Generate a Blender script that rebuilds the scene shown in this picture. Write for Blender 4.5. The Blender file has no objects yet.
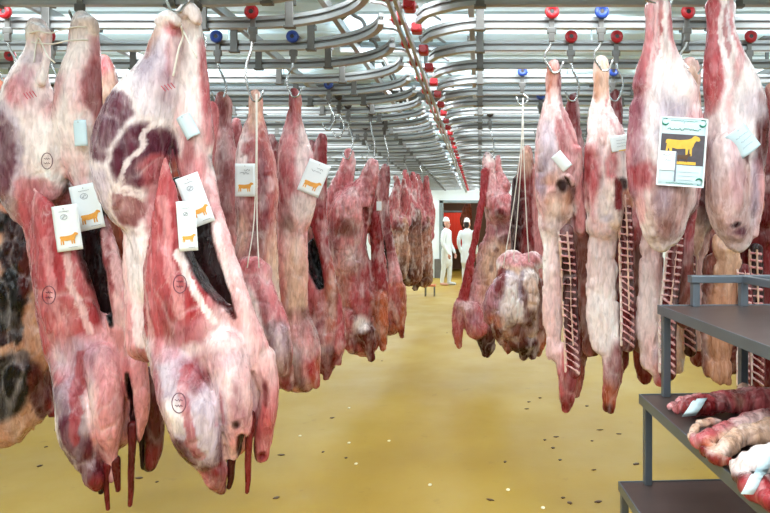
import bpy, bmesh, math, random
import numpy as np
from mathutils import Vector, Matrix
from mathutils.bvhtree import BVHTree

random.seed(7)
scene = bpy.context.scene
COL = scene.collection
FPX, CX, CY, EYE = 600.0, 480.0, 227.0, 1.55      # focal length in px, vanishing point of the hall, eye height
RAIL_Z = 2.65
HALL_Y = 18.3

def wp(px, py, d):
    return Vector(((px - CX) * d / FPX, d, EYE - (py - CY) * d / FPX))
def on_plane(px, py, z):
    d = (EYE - z) * FPX / (py - CY)
    return Vector(((px - CX) * d / FPX, d, z))
def lin(c):
    return tuple(((v/255)/12.92 if v/255 <= .04045 else ((v/255+.055)/1.055)**2.4) for v in c)

# ------------------------------------------------------------------ object helpers
def link(o, parent=None):
    COL.objects.link(o)
    if parent is not None: o.parent = parent
    return o
def mesh_obj(name, me, mat=None, parent=None):
    if mat is not None:
        for m in (mat if isinstance(mat, (list, tuple)) else [mat]): me.materials.append(m)
    return link(bpy.data.objects.new(name, me), parent)
def bm_obj(name, bm, mat, parent=None, smooth=False, loc=None):
    me = bpy.data.meshes.new(name); bm.to_mesh(me); bm.free()
    if smooth:
        me.polygons.foreach_set('use_smooth', [True]*len(me.polygons))
    o = mesh_obj(name, me, mat, parent)
    if loc is not None: o.location = loc
    return o
def empty(name, loc=(0,0,0), rz=0.0):
    o = bpy.data.objects.new(name, None); o.location = loc; o.rotation_euler = (0,0,rz); o.empty_display_size = .05
    return link(o)
def tag(o, label, cat, group=None, kind=None):
    o['label'] = label; o['category'] = cat
    if group: o['group'] = group
    if kind: o['kind'] = kind
    return o
def structure(o):
    o['kind'] = 'structure'; return o
def dup(o, parent=None):
    c = o.copy(); COL.objects.link(c); c.parent = parent
    for ch in list(o.children): dup(ch, c)
    return c

def add_box(bm, lo, hi, bevel=0.0):
    r = bmesh.ops.create_cube(bm, size=1.0)
    c = [(a+b)/2 for a,b in zip(lo,hi)]; s = [abs(b-a) for a,b in zip(lo,hi)]
    for v in r['verts']: v.co = Vector((v.co.x*s[0]+c[0], v.co.y*s[1]+c[1], v.co.z*s[2]+c[2]))
    if bevel > 0:
        es = list({e for v in r['verts'] for e in v.link_edges})
        bmesh.ops.bevel(bm, geom=es, offset=bevel, segments=2, affect='EDGES', profile=.5)
def add_tube(bm, pts, r, n=8, closed=False):
    pts = [Vector(p) for p in pts]; rings = []
    rr = r if isinstance(r, (list, tuple)) else [r]*len(pts)
    N = len(pts); up = None
    for i, p in enumerate(pts):
        a = pts[(i-1) % N] if (closed or i > 0) else p
        b = pts[(i+1) % N] if (closed or i < N-1) else p
        t = (b-a).normalized()
        if up is None:
            up = Vector((0,1,0)) if abs(t.y) < .9 else Vector((1,0,0))
        u = (up - t*up.dot(t)).normalized(); v = t.cross(u); up = u
        rings.append([bm.verts.new(p + (u*math.cos(k*2*math.pi/n) + v*math.sin(k*2*math.pi/n))*rr[i]) for k in range(n)])
    M = N if closed else N-1
    for i in range(M):
        A, B = rings[i], rings[(i+1) % N]
        for k in range(n): bm.faces.new((A[k], A[(k+1)%n], B[(k+1)%n], B[k]))
    if not closed:
        bm.faces.new(list(reversed(rings[0]))); bm.faces.new(rings[-1])
def add_cyl(bm, a, b, r, n=16, r2=None):
    add_tube(bm, [a, b], [r, r if r2 is None else r2], n)
def sweep(bm, path, prof):
    """profile given as (across, up) swept along a horizontal path"""
    rings = []
    for i, p in enumerate(path):
        a = path[max(i-1,0)]; b = path[min(i+1,len(path)-1)]
        t = (Vector(b)-Vector(a)); t.z = 0; t.normalize(); s = Vector((-t.y, t.x, 0))
        rings.append([bm.verts.new(Vector(p) + s*u + Vector((0,0,w))) for u, w in prof])
    n = len(prof)
    for i in range(len(rings)-1):
        for k in range(n): bm.faces.new((rings[i][k], rings[i][(k+1)%n], rings[i+1][(k+1)%n], rings[i+1][k]))
    bm.faces.new(list(reversed(rings[0]))); bm.faces.new(rings[-1])
def rect(w, z0, z1): return [(-w/2,z0),(w/2,z0),(w/2,z1),(-w/2,z1)]

# ------------------------------------------------------------------ materials
def new_mat(name):
    m = bpy.data.materials.new(name); m.use_nodes = True
    nt = m.node_tree; b = nt.nodes['Principled BSDF']
    return m, nt, b
def plain(name, rgb, rough=.5, metal=0.0, var=.12, scale=12.0, stretch=(1,1,1), bump=0.0, spec=.5, emit=None, estr=0.0):
    m, nt, b = new_mat(name); L = nt.links
    tc = nt.nodes.new('ShaderNodeTexCoord'); mp = nt.nodes.new('ShaderNodeMapping'); mp.inputs['Scale'].default_value = stretch
    no = nt.nodes.new('ShaderNodeTexNoise'); no.inputs['Scale'].default_value = scale; no.inputs['Detail'].default_value = 5
    L.new(tc.outputs['Object'], mp.inputs['Vector']); L.new(mp.outputs['Vector'], no.inputs['Vector'])
    cr = nt.nodes.new('ShaderNodeMix'); cr.data_type = 'RGBA'
    c = lin(rgb)
    cr.inputs['A'].default_value = (*[v*(1-var) for v in c], 1); cr.inputs['B'].default_value = (*[min(1, v*(1+var)) for v in c], 1)
    L.new(no.outputs['Fac'], cr.inputs['Factor']); L.new(cr.outputs['Result'], b.inputs['Base Color'])
    b.inputs['Roughness'].default_value = rough; b.inputs['Metallic'].default_value = metal
    b.inputs['Specular IOR Level'].default_value = spec
    if bump:
        bp = nt.nodes.new('ShaderNodeBump'); bp.inputs['Strength'].default_value = bump; bp.inputs['Distance'].default_value = .01
        L.new(no.outputs['Fac'], bp.inputs['Height']); L.new(bp.outputs['Normal'], b.inputs['Normal'])
    if emit:
        b.inputs['Emission Color'].default_value = (*lin(emit), 1); b.inputs['Emission Strength'].default_value = estr
    return m

def meat_material():
    m, nt, b = new_mat('wet_meat'); L = nt.links; N = nt.nodes.new
    at = N('ShaderNodeAttribute'); at.attribute_name = 'Col'
    tc = N('ShaderNodeTexCoord')
    mp = N('ShaderNodeMapping'); mp.inputs['Scale'].default_value = (1, 1, .28)
    L.new(tc.outputs['Object'], mp.inputs['Vector'])
    n1 = N('ShaderNodeTexNoise'); n1.inputs['Scale'].default_value = 55; n1.inputs['Detail'].default_value = 6; n1.inputs['Distortion'].default_value = .8
    L.new(mp.outputs['Vector'], n1.inputs['Vector'])
    r1 = N('ShaderNodeValToRGB'); r1.color_ramp.elements[0].position = .3; r1.color_ramp.elements[1].position = .72
    r1.color_ramp.elements[0].color = (.56,.49,.49,1); r1.color_ramp.elements[1].color = (1.16,1.14,1.14,1)
    L.new(n1.outputs['Fac'], r1.inputs['Fac'])
    mul = N('ShaderNodeMix'); mul.data_type = 'RGBA'; mul.blend_type = 'MULTIPLY'; mul.inputs['Factor'].default_value = .6
    L.new(at.outputs['Color'], mul.inputs['A']); L.new(r1.outputs['Color'], mul.inputs['B'])
    # thin pale membrane threads
    n2 = N('ShaderNodeTexNoise'); n2.inputs['Scale'].default_value = 9; n2.inputs['Detail'].default_value = 4; n2.inputs['Distortion'].default_value = 1.6
    mp2 = N('ShaderNodeMapping'); mp2.inputs['Scale'].default_value = (1.3, 1.3, .3)
    L.new(tc.outputs['Object'], mp2.inputs['Vector']); L.new(mp2.outputs['Vector'], n2.inputs['Vector'])
    r2 = N('ShaderNodeValToRGB'); e = r2.color_ramp.elements
    e[0].position = .485; e[0].color = (0,0,0,1); e[1].position = .5; e[1].color = (1,1,1,1)
    x = e.new(.515); x.color = (0,0,0,1)
    L.new(n2.outputs['Fac'], r2.inputs['Fac'])
    fm = N('ShaderNodeMath'); fm.operation = 'MULTIPLY'; fm.inputs[1].default_value = .22
    bw = N('ShaderNodeRGBToBW'); L.new(at.outputs['Color'], bw.inputs[0])
    lm = N('ShaderNodeMapRange'); lm.inputs['From Min'].default_value = .03; lm.inputs['From Max'].default_value = .16; L.new(bw.outputs[0], lm.inputs['Value'])
    f0 = N('ShaderNodeMath'); f0.operation = 'MULTIPLY'; L.new(r2.outputs['Color'], f0.inputs[0]); L.new(lm.outputs['Result'], f0.inputs[1])
    L.new(f0.outputs[0], fm.inputs[0])
    mx = N('ShaderNodeMix'); mx.data_type = 'RGBA'; mx.inputs['B'].default_value = (*lin((232,204,198)),1)
    L.new(fm.outputs[0], mx.inputs['Factor']); L.new(mul.outputs['Result'], mx.inputs['A'])
    L.new(mx.outputs['Result'], b.inputs['Base Color'])
    rr = N('ShaderNodeMapRange'); rr.inputs['To Min'].default_value = .18; rr.inputs['To Max'].default_value = .38
    L.new(n1.outputs['Fac'], rr.inputs['Value']); L.new(rr.outputs['Result'], b.inputs['Roughness'])
    b.inputs['Specular IOR Level'].default_value = .3
    b.inputs['Coat Weight'].default_value = .0; b.inputs['Coat Roughness'].default_value = .3
    n3 = N('ShaderNodeTexNoise'); n3.inputs['Scale'].default_value = 26; n3.inputs['Detail'].default_value = 5
    L.new(mp.outputs['Vector'], n3.inputs['Vector'])
    bp = N('ShaderNodeBump'); bp.inputs['Strength'].default_value = 1.0; bp.inputs['Distance'].default_value = .018
    L.new(n3.outputs['Fac'], bp.inputs['Height']); L.new(bp.outputs['Normal'], b.inputs['Normal'])
    return m

def floor_material():
    m, nt, b = new_mat('yellow_epoxy'); L = nt.links; N = nt.nodes.new
    tc = N('ShaderNodeTexCoord')
    n1 = N('ShaderNodeTexNoise'); n1.inputs['Scale'].default_value = .9; n1.inputs['Detail'].default_value = 7
    mp = N('ShaderNodeMapping'); mp.inputs['Scale'].default_value = (1, .6, 1)
    L.new(tc.outputs['Object'], mp.inputs['Vector']); L.new(mp.outputs['Vector'], n1.inputs['Vector'])
    r = N('ShaderNodeValToRGB'); e = r.color_ramp.elements
    e[0].position = .3; e[0].color = (*lin((154,118,24)),1); e[1].position = .75; e[1].color = (*lin((176,146,66)),1)
    x = e.new(.52); x.color = (*lin((166,132,36)),1)
    L.new(n1.outputs['Fac'], r.inputs['Fac'])
    # brown dried stains
    n2 = N('ShaderNodeTexNoise'); n2.inputs['Scale'].default_value = 5.5; n2.inputs['Detail'].default_value = 8; n2.inputs['Roughness'].default_value = .65
    L.new(tc.outputs['Object'], n2.inputs['Vector'])
    r2 = N('ShaderNodeValToRGB'); r2.color_ramp.elements[0].position = .62; r2.color_ramp.elements[1].position = .76
    L.new(n2.outputs['Fac'], r2.inputs['Fac'])
    f = N('ShaderNodeMath'); f.operation = 'MULTIPLY'; f.inputs[1].default_value = .55
    L.new(r2.outputs['Color'], f.inputs[0])
    mx = N('ShaderNodeMix'); mx.data_type = 'RGBA'; mx.inputs['B'].default_value = (*lin((120,80,30)),1)
    L.new(f.outputs[0], mx.inputs['Factor']); L.new(r.outputs['Color'], mx.inputs['A'])
    L.new(mx.outputs['Result'], b.inputs['Base Color'])
    n3 = N('ShaderNodeTexNoise'); n3.inputs['Scale'].default_value = 2.4; n3.inputs['Detail'].default_value = 6
    L.new(tc.outputs['Object'], n3.inputs['Vector'])
    rr = N('ShaderNodeMapRange'); rr.inputs['To Min'].default_value = .3; rr.inputs['To Max'].default_value = .62
    L.new(n3.outputs['Fac'], rr.inputs['Value']); L.new(rr.outputs['Result'], b.inputs['Roughness'])
    bp = N('ShaderNodeBump'); bp.inputs['Strength'].default_value = .15; bp.inputs['Distance'].default_value = .01
    L.new(n2.outputs['Fac'], bp.inputs['Height']); L.new(bp.outputs['Normal'], b.inputs['Normal'])
    return m

M = {}
M['meat'] = meat_material()
M['floor'] = floor_material()
M['steel'] = plain('galvanised_rail', (164,166,166), .42, .4, .16, 7, (1,6,6))
M['steel_dark'] = plain('dull_steel', (112,110,106), .5, .4, .25, 10)
M['hook'] = plain('stainless_hook', (190,190,188), .25, .9, .1, 20)
M['rack'] = plain('rack_steel', (104,112,120), .38, .55, .12, 6, (1,1,1), .05)
M['plate'] = plain('shelf_plate', (82,68,64), .38, .25, .25, 5, (1,3,1), .05)
M['red'] = plain('red_plastic', (168,22,32), .35, 0, .15, 10)
M['blue'] = plain('blue_plastic', (40,70,150), .35, 0, .15, 10)
M['black'] = plain('dark_plastic', (44,36,38), .4, 0, .2, 10)
M['ceiling'] = plain('ceiling_panel', (206,230,238), .5, 0, .04, 2)
M['wall'] = plain('white_wall', (236,242,242), .5, 0, .04, 2)
M['brown'] = plain('brown_wall', (126,88,60), .6, 0, .15, 2)
M['frame'] = plain('door_frame_grey', (140,150,150), .45, .3, .08, 5)
M['curtain'] = plain('red_curtain', (222,52,26), .5, 0, .1, 6, (8,8,.4))
M['paper'] = plain('white_paper', (232,238,240), .6, 0, .03, 14)
M['paper_blue'] = plain('pale_blue_paper', (196,216,222), .6, 0, .06, 14)
M['ochre'] = plain('ochre_print', (226,158,66), .6, 0, .2, 60)
M['gold'] = plain('golden_print', (222,176,62), .6, 0, .25, 60)
M['green'] = plain('green_print', (30,130,104), .6, 0, .15, 60)
M['ink'] = plain('grey_ink', (112,120,132), .6, 0, .15, 60)
M['stamp'] = plain('stamp_ink', (88,40,60), .5, 0, .2, 60)
M['red_ink'] = plain('red_ink', (190,40,60), .5, 0, .2, 60)
M['photo'] = plain('dark_print', (74,66,72), .55, 0, .5, 40)
M['twine'] = plain('white_twine', (232,226,214), .7, 0, .08, 60)
M['blood'] = plain('blood_red', (128,22,20), .2, 0, .2, 30)
M['scrap'] = plain('dried_scrap', (84,54,32), .5, 0, .3, 30)
M['pale_scrap'] = plain('pale_scrap', (232,222,190), .5, 0, .1, 30)
M['coat'] = plain('white_cotton', (228,234,236), .8, 0, .05, 8)
M['skin'] = plain('skin', (214,160,140), .5, 0, .06, 20)
M['hair'] = plain('dark_hair', (40,32,30), .5, 0, .2, 40, (1,1,.2))
M['cap'] = plain('white_cap', (236,238,238), .8, 0, .04, 20)
M['boot'] = plain('white_boot', (214,216,212), .4, 0, .08, 10)
M['lamp'] = plain('added_lamp_glow', (240,248,255), .4, 0, .02, 4, emit=(226,240,255), estr=.9)  # glow of the added panels and tubes
M['orange'] = plain('orange_tray', (206,104,58), .4, 0, .1, 10)
# ------------------------------------------------------------------ implicit flesh: smooth unions of tapered limbs, meshed by surface nets
def vnoise(x, y, z, seed=0):
    xi = np.floor(x).astype(np.int64); yi = np.floor(y).astype(np.int64); zi = np.floor(z).astype(np.int64)
    fx = x-xi; fy = y-yi; fz = z-zi
    fx = fx*fx*(3-2*fx); fy = fy*fy*(3-2*fy); fz = fz*fz*(3-2*fz)
    def h(a,b,c):
        n = (a*374761393 + b*668265263 + c*2147483647 + seed*974711) & 0xffffffff
        n = ((n ^ (n >> 13))*1274126177) & 0xffffffff
        n = n ^ (n >> 16)
        return (n & 0xffff)/65535.0
    r = 0
    for dx in (0,1):
        for dy in (0,1):
            for dz in (0,1):
                w = (fx if dx else 1-fx)*(fy if dy else 1-fy)*(fz if dz else 1-fz)
                r = r + w*h(xi+dx, yi+dy, zi+dz)
    return r
def fbm(P, f, seed=0, st=(1,1,1), octv=3):
    x, y, z = P[...,0]*f*st[0], P[...,1]*f*st[1], P[...,2]*f*st[2]
    r = 0; a = .5; t = 0
    for o in range(octv):
        r = r + a*vnoise(x, y, z, seed+o*17); t += a; a *= .5; x = x*2.03; y = y*2.03; z = z*2.03
    return r/t
def crom(P, n=4):
    P = np.array(P, float)
    if len(P) < 3: return P
    Q = np.vstack([2*P[0]-P[1], P, 2*P[-1]-P[-2]]); out = []
    for i in range(1, len(Q)-2):
        for k in range(n):
            t = k/n
            out.append(.5*((2*Q[i])+(-Q[i-1]+Q[i+1])*t+(2*Q[i-1]-5*Q[i]+4*Q[i+1]-Q[i+2])*t*t+(-Q[i-1]+3*Q[i]-3*Q[i+1]+Q[i+2])*t**3))
    out.append(P[-1]); return np.array(out)
def smin(a, b, k):
    h = np.clip(.5+.5*(b-a)/k, 0, 1); return b*(1-h)+a*h-k*h*(1-h)
def nets(F, o, h):
    S = F < 0
    n = np.array(F.shape)-1
    pos = np.zeros((*n, 3), np.float32); cnt = np.zeros(n, np.float32)
    for ax in range(3):
        b, c = [a for a in range(3) if a != ax]
        for i in (0,1):
            for j in (0,1):
                s0 = [None]*3; s1 = [None]*3
                s0[ax] = slice(0, n[ax]); s1[ax] = slice(1, n[ax]+1)
                s0[b] = s1[b] = slice(i, n[b]+i); s0[c] = s1[c] = slice(j, n[c]+j)
                s0 = tuple(s0); s1 = tuple(s1)
                m = S[s0] != S[s1]
                t = np.where(m, F[s0]/np.where(m, F[s0]-F[s1], 1), 0)
                cnt += m
                pos[...,ax] += np.where(m, t, 0); pos[...,b] += m*i; pos[...,c] += m*j
    mask = cnt > 0
    idx = -np.ones(n, np.int64); idx[mask] = np.arange(mask.sum())
    base = np.stack(np.meshgrid(*[np.arange(k) for k in n], indexing='ij'), -1)
    V = (base[mask] + pos[mask]/cnt[mask][:,None])*h + np.array(o)
    quads = []
    for ax in range(3):
        b, c = [(ax+1)%3, (ax+2)%3]
        s0 = [slice(1, n[k]) for k in range(3)]; s1 = list(s0)
        s0[ax] = slice(0, n[ax]); s1[ax] = slice(1, n[ax]+1)
        A = S[tuple(s0)]; B = S[tuple(s1)]
        def cell(db, dc):
            q = [None]*3; q[ax] = slice(0, n[ax]); q[b] = slice(1-db, n[b]-db); q[c] = slice(1-dc, n[c]-dc)
            return idx[tuple(q)]
        c00, c10, c11, c01 = cell(0,0), cell(1,0), cell(1,1), cell(0,1)
        m = A & ~B; quads.append(np.stack([c00[m], c10[m], c11[m], c01[m]], -1))
        m = ~A & B; quads.append(np.stack([c00[m], c01[m], c11[m], c10[m]], -1))
    Q = np.concatenate(quads); Q = Q[(Q >= 0).all(1)]
    return V, Q

def groove(P, seed):
    # seams between muscle bellies: narrow lines where a slow field crosses its middle
    n = fbm(P, 6.5, seed+71, (1.25,1.25,.55), 2); m = fbm(P, 15, seed+77, (1,1,.3), 2)
    a = np.clip(1-np.abs(n-.5)*26, 0, 1); b = np.clip(1-np.abs(m-.5)*16, 0, 1)
    return np.maximum(a, .55*b)
def biggest(V, Q):
    # drop stray crumbs: keep the one connected surface
    lab = np.arange(len(V))
    while True:
        m = lab[Q].min(1); new = lab.copy()
        for k in range(4): np.minimum.at(new, Q[:,k], m)
        new = new[new]
        if (new == lab).all(): break
        lab = new
    u, c = np.unique(lab[Q[:,0]], return_counts=True); keep = lab == u[c.argmax()]
    if keep.all(): return V, Q
    idx = np.cumsum(keep)-1
    return V[keep], idx[Q[keep[Q[:,0]]]]
def crease(P, seed, f=15):
    n = fbm(P, f, seed+91, (1,1,.6), 3)
    return np.clip(1-np.abs(n-.5)*17, 0, 1)
class Limb:
    """a chain of (px, py, radius px [, depth offset m]); flat = depth / width"""
    def __init__(self, pts, flat=1.0, k=.02, col=None, cut=False, lock=False):
        self.pts, self.flat, self.k, self.col, self.cut, self.lock = pts, flat, k, col, cut, (cut or lock)
    def world(self, D):
        P = []
        for p in self.pts:
            d = D + (p[3] if len(p) > 3 else 0)
            w = wp(p[0], p[1], d); P.append((w.x, w.y, w.z, p[2]*D/FPX))
        return crom(P)
    def dist(self, W, X, Y, Z):
        d = np.full(np.broadcast(X,Y,Z).shape, 9.0, np.float32)
        for a, b in zip(W[:-1], W[1:]):
            ab = b-a; f = self.flat
            vx, vy, vz = ab[0], ab[1]/f, ab[2]
            L2 = vx*vx+vy*vy+vz*vz+1e-9
            qx, qy, qz = X-a[0], (Y-a[1])/f, Z-a[2]
            t = np.clip((qx*vx+qy*vy+qz*vz)/L2, 0, 1)
            e = np.sqrt((qx-t*vx)**2+(qy-t*vy)**2+(qz-t*vz)**2) - (a[3]+t*ab[3])
            d = np.minimum(d, e)
        return d*min(1.0, self.flat)

def build_field(limbs, D, h, amp=.006, seed=0, nf=9.0, world=None, crunch=0.0):
    Ws = [world(l) if world else l.world(D) for l in limbs]
    lo = np.full(3, 9e9); hi = -lo
    for l, W in zip(limbs, Ws):
        if l.cut: continue
        r = W[:,3].max()*np.array([1, max(1,l.flat), 1])
        rr = W[:,3][:,None]*np.array([1, l.flat, 1])
        lo = np.minimum(lo, (W[:,:3]-rr).min(0)); hi = np.maximum(hi, (W[:,:3]+rr).max(0))
    lo -= .035; hi += .035
    n = np.ceil((hi-lo)/h).astype(int)+1
    ax = [lo[i]+np.arange(n[i])*h for i in range(3)]
    F = np.full(n, .5, np.float32)
    for l, W in sorted(zip(limbs, Ws), key=lambda q: q[0].cut):
        rr = W[:,3][:,None]*np.array([1, l.flat, 1]); mg = .06
        a = (W[:,:3]-rr).min(0)-mg; b = (W[:,:3]+rr).max(0)+mg
        i0 = np.clip(np.floor((a-lo)/h).astype(int), 0, n-1); i1 = np.clip(np.ceil((b-lo)/h).astype(int)+1, 1, n)
        sl = tuple(slice(i0[q], i1[q]) for q in range(3))
        X = ax[0][sl[0]][:,None,None]; Y = ax[1][sl[1]][None,:,None]; Z = ax[2][sl[2]][None,None,:]
        d = l.dist(W, X, Y, Z)
        if l.cut: F[sl] = -smin(-F[sl], d, .008)
        else: F[sl] = smin(F[sl], d, l.k)
    if amp:
        G = np.stack(np.meshgrid(*ax, indexing='ij'), -1)
        near = np.abs(F) < .05
        P = G[near]
        gr = groove(P, seed)
        if crunch: F[near] += (.011*crunch*crease(P, seed)).astype(np.float32)
        F[near] += (amp*2.2*(fbm(P, nf, seed, (1,1,.5))-.5) + amp*1.3*(fbm(P, nf*3.2, seed+5, (1,1,.45))-.5) + amp*.75*gr).astype(np.float32)
    F[0]=F[-1]=.5; F[:,0]=F[:,-1]=.5; F[:,:,0]=F[:,:,-1]=.5
    V, Q = biggest(*nets(F, lo, h)); return V, Q, Ws

def to_mesh(name, V, Q, base, cols=None):
    me = bpy.data.meshes.new(name)
    me.from_pydata((V-np.array(base)).tolist(), [], Q.tolist())
    me.polygons.foreach_set('use_smooth', np.ones(len(Q), bool))
    if cols is not None:
        at = me.color_attributes.new('Col', 'FLOAT_COLOR', 'POINT')
        c = np.ones((len(V),4), np.float32); c[:,:3] = np.clip(cols, 0.004, .93)
        at.data.foreach_set('color', c.ravel())
    me.update(); return me

# tissue colours; W also paints some highlights, B a rump's shading
K = dict(W=(246,234,230), w=(232,198,194), P=(222,160,160), p=(200,112,114), R=(176,72,76), r=(142,50,52), U=(112,50,68), u=(150,84,102),
         D=(66,18,20), d=(108,42,40), C=(226,192,168), c=(206,158,130), M=(190,134,144), O=(198,116,82), G=(206,190,198), g=(164,144,156), B=(140,88,74), Y=(228,186,106), X=(34,12,14), t=(198,162,154))
KL = {k: np.array(lin(v)) for k, v in K.items()}

def paint(V, D, base, ops, seed, limbs, Ws, mix=.5, sharp=False, crunch=0.0):
    # object-fixed coordinates, measured in the same units as the limb tables
    px = CX + V[:,0]*FPX/D; py = CY - (V[:,2]-EYE)*FPX/D
    s = D/2.6                     # keep noise the same size on the animal
    wob = 7.0/s
    px = px + (fbm(V, 14, seed+31)-.5)*2*wob*.55 + (fbm(V, 45, seed+33)-.5)*wob*.6
    py = py + (fbm(V, 14, seed+41)-.5)*2*wob*.55 + (fbm(V, 45, seed+43)-.5)*wob*.6
    a, b, c = [KL[q] for q in base]
    n1 = fbm(V, 4.5, seed+1, (1,1,.4), 2); n2 = fbm(V, 26, seed+2, (1,1,.22)); n = .75*n1+.25*n2
    t = np.clip((n-.40)/.18, 0, 1)[:,None]
    t2 = np.clip((fbm(V, 6, seed+3, (1,1,.4), 2)-.52)/.1, 0, 1)[:,None]
    C = a*(1-t)+b*t; C = C*(1-t2*mix)+c*t2*mix
    g = groove(V, seed)[:,None]
    def limb_cols(C, lock):
        for l, W in zip(limbs, Ws):
            if l.col is None or l.lock != lock: continue
            d = l.dist(W, V[:,0], V[:,1], V[:,2])
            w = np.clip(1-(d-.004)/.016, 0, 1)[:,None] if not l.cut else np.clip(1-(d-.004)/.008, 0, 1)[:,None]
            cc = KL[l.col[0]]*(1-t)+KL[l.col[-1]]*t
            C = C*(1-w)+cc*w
        return C
    if sharp:
        ds = np.stack([l.dist(W, V[:,0], V[:,1], V[:,2]) for l, W in zip(limbs, Ws)]); best = ds.argmin(0)
        ca = np.array([KL[l.col[0]] for l in limbs]); cb = np.array([KL[l.col[-1]] for l in limbs])
        C = ca[best]*(1-t)+cb[best]*t
    else: C = limb_cols(C, False)
    for op in ops:
        if op[0] == 'e':
            _, cx, cy, rx, ry, rot, col, st = op[:8]
            ca, sa = math.cos(math.radians(rot)), math.sin(math.radians(rot))
            u = ((px-cx)*ca+(py-cy)*sa)/rx; v = (-(px-cx)*sa+(py-cy)*ca)/ry
            q = np.sqrt(u*u+v*v); soft = op[8] if len(op) > 8 else .18
            w = np.clip((1+soft-q)/(2*soft), 0, 1)
            ring = op[9] if len(op) > 9 else None
            cc = KL[col]*(.86+.28*n2[:,None])
            C = C*(1-(w*st)[:,None])+cc*(w*st)[:,None]
            if ring:
                w = np.exp(-((q-1.0)/.11)**2)*.8
                C = C*(1-w[:,None])+KL[ring]*w[:,None]
        elif op[0] in 'ls':
            pts = np.array(op[1], float); best = np.full(len(px), 1e9); arc = np.zeros(len(px)); acc = 0
            for A, Bq in zip(pts[:-1], pts[1:]):
                ab = Bq-A; L = np.hypot(*ab)+1e-9
                tt = np.clip(((px-A[0])*ab[0]+(py-A[1])*ab[1])/L**2, 0, 1)
                dd = np.hypot(px-A[0]-tt*ab[0], py-A[1]-tt*ab[1])
                m = dd < best; best = np.where(m, dd, best); arc = np.where(m, acc+tt*L, arc); acc += L
            w = np.clip((op[2]-best)/(op[2]*.3)+.3, 0, 1)
            if op[0] == 'l':
                w = (w*op[4])[:,None]; C = C*(1-w)+KL[op[3]]*w*1.0
            else:
                _, _, _, per, ca, cb, st = op
                sx = np.clip(.5+1.1*np.sin(2*math.pi*(arc+best*.35)/per), 0, 1)[:,None]
                cc = KL[ca]*(1-sx)+KL[cb]*sx
                w = (w*st)[:,None]; C = C*(1-w)+cc*w
    if crunch:
        cz = (crease(V, seed)*min(1,.75*crunch))[:,None]; C = C*(1-cz)+(C*.35+KL['r']*.35)*cz
        pf = np.clip((fbm(V, 19, seed+55, (1,1,.5))-.55)*7, 0, 1)[:,None]*.55*crunch; C = C*(1-pf)+KL['W']*pf
    n4 = fbm(V, 60, seed+9, (1,1,.4), 2)[:,None]
    C = C*(1-.24*g)+KL['W']*.24*g
    C = C if sharp else limb_cols(C, True)
    C = np.power(np.clip(C, .001, 1), np.array([1.34,1.27,1.25]))*1.04
    return C*np.clip(.66+.42*n2[:,None]+.22*n4, 0, 1.25)

BODIES = []
def flesh(name, D, limbs, base, ops=(), h=.01, amp=.006, nf=9.0, seed=None, parent=None, root=None, mix=.5, sharp=False, crunch=.2):
    seed = seed if seed is not None else random.randrange(1000)
    V, Q, Ws = build_field(limbs, D, h, amp, seed, nf, None, crunch)
    if root is None:
        org = np.array([V[:,0].mean(), V[:,1].mean(), V[:,2].min()])
    else: org = np.array(root)
    C = paint(V, D, base, ops, seed, limbs, Ws, mix, sharp, crunch)
    me = to_mesh(name, V, Q, org, C)
    o = mesh_obj(name, me, M['meat'], parent)
    if parent is None: o.location = Vector(org)
    o['_o'] = [float(q) for q in org]
    BODIES.append(BVHTree.FromPolygons(V.tolist(), Q.tolist()))
    o['_b'] = len(BODIES)-1
    return o
def front(px, py, o=None):
    """front surface point of a carcass: where things get pinned or stamped"""
    d = wp(px, py, 1.0)-Vector((0,0,EYE)); d.normalize()
    best = None
    for bv in ([BODIES[o['_b']]] if o is not None else BODIES):
        hit, nrm, i, dist = bv.ray_cast(Vector((0,0,EYE)), d)
        if hit is not None and (best is None or dist < best[2]): best = (hit, nrm, dist)
    return best
L = Limb
def ink_mark(o, px, py, w, h, rot=0):
    # hand-written ink strokes on the shank
    bm = bmesh.new(); org = Vector(o['_o']); ca, sa = math.cos(math.radians(rot)), math.sin(math.radians(rot))
    for k in (-1,-.35,.3,1):
        q = []
        for v in np.linspace(-1,1,5):
            x, y = k*w+v*1.2, v*h; f = front(px+x*ca-y*sa, py+x*sa+y*ca, o)
            if f is not None: q.append(f[0]+f[1]*.001-org)
        if len(q) > 2: add_tube(bm, q, .0018, 5)
    return bm_obj('ink_mark', bm, M['red_ink'], o)
def stamp(o, px, py, rx, ry, name='ink_stamp', mat='stamp'):
    """oval ink stamp with two rows of marks, laid on the surface"""
    bm = bmesh.new(); org = Vector(o['_o'])
    def P(x, y):
        f = front(x, y, o)
        return None if f is None else f[0]+f[1]*.001-org
    def stroke(pts, r):
        q = [P(*p) for p in pts]
        if any(v is None for v in q): return
        q = [v for i, v in enumerate(q) if i == 0 or (v-q[i-1]).length > 1e-4]
        if len(q) > 1: add_tube(bm, q, r, 5)
    if rx:
        stroke([(px+rx*math.cos(t), py+ry*math.sin(t)) for t in np.linspace(0, 2*math.pi, 22)], .0017)
        for yy in (-.28, .28):
            stroke([(px+rx*u*.55, py+ry*(yy+.12*math.sin(u*9))) for u in np.linspace(-1,1,8)], .0015)
    bm.verts.ensure_lookup_table()
    return bm_obj(name, bm, M[mat], o)
# ------------------------------------------------------------------ the hall
def box_struct(name, lo, hi, mat, parent=None):
    bm = bmesh.new(); add_box(bm, lo, hi); o = bm_obj(name, bm, mat, parent)
    return structure(o) if parent is None else o
box_struct('floor', (-4.6,-3.5,-.1), (4.6,22.5,0), M['floor'])
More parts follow.
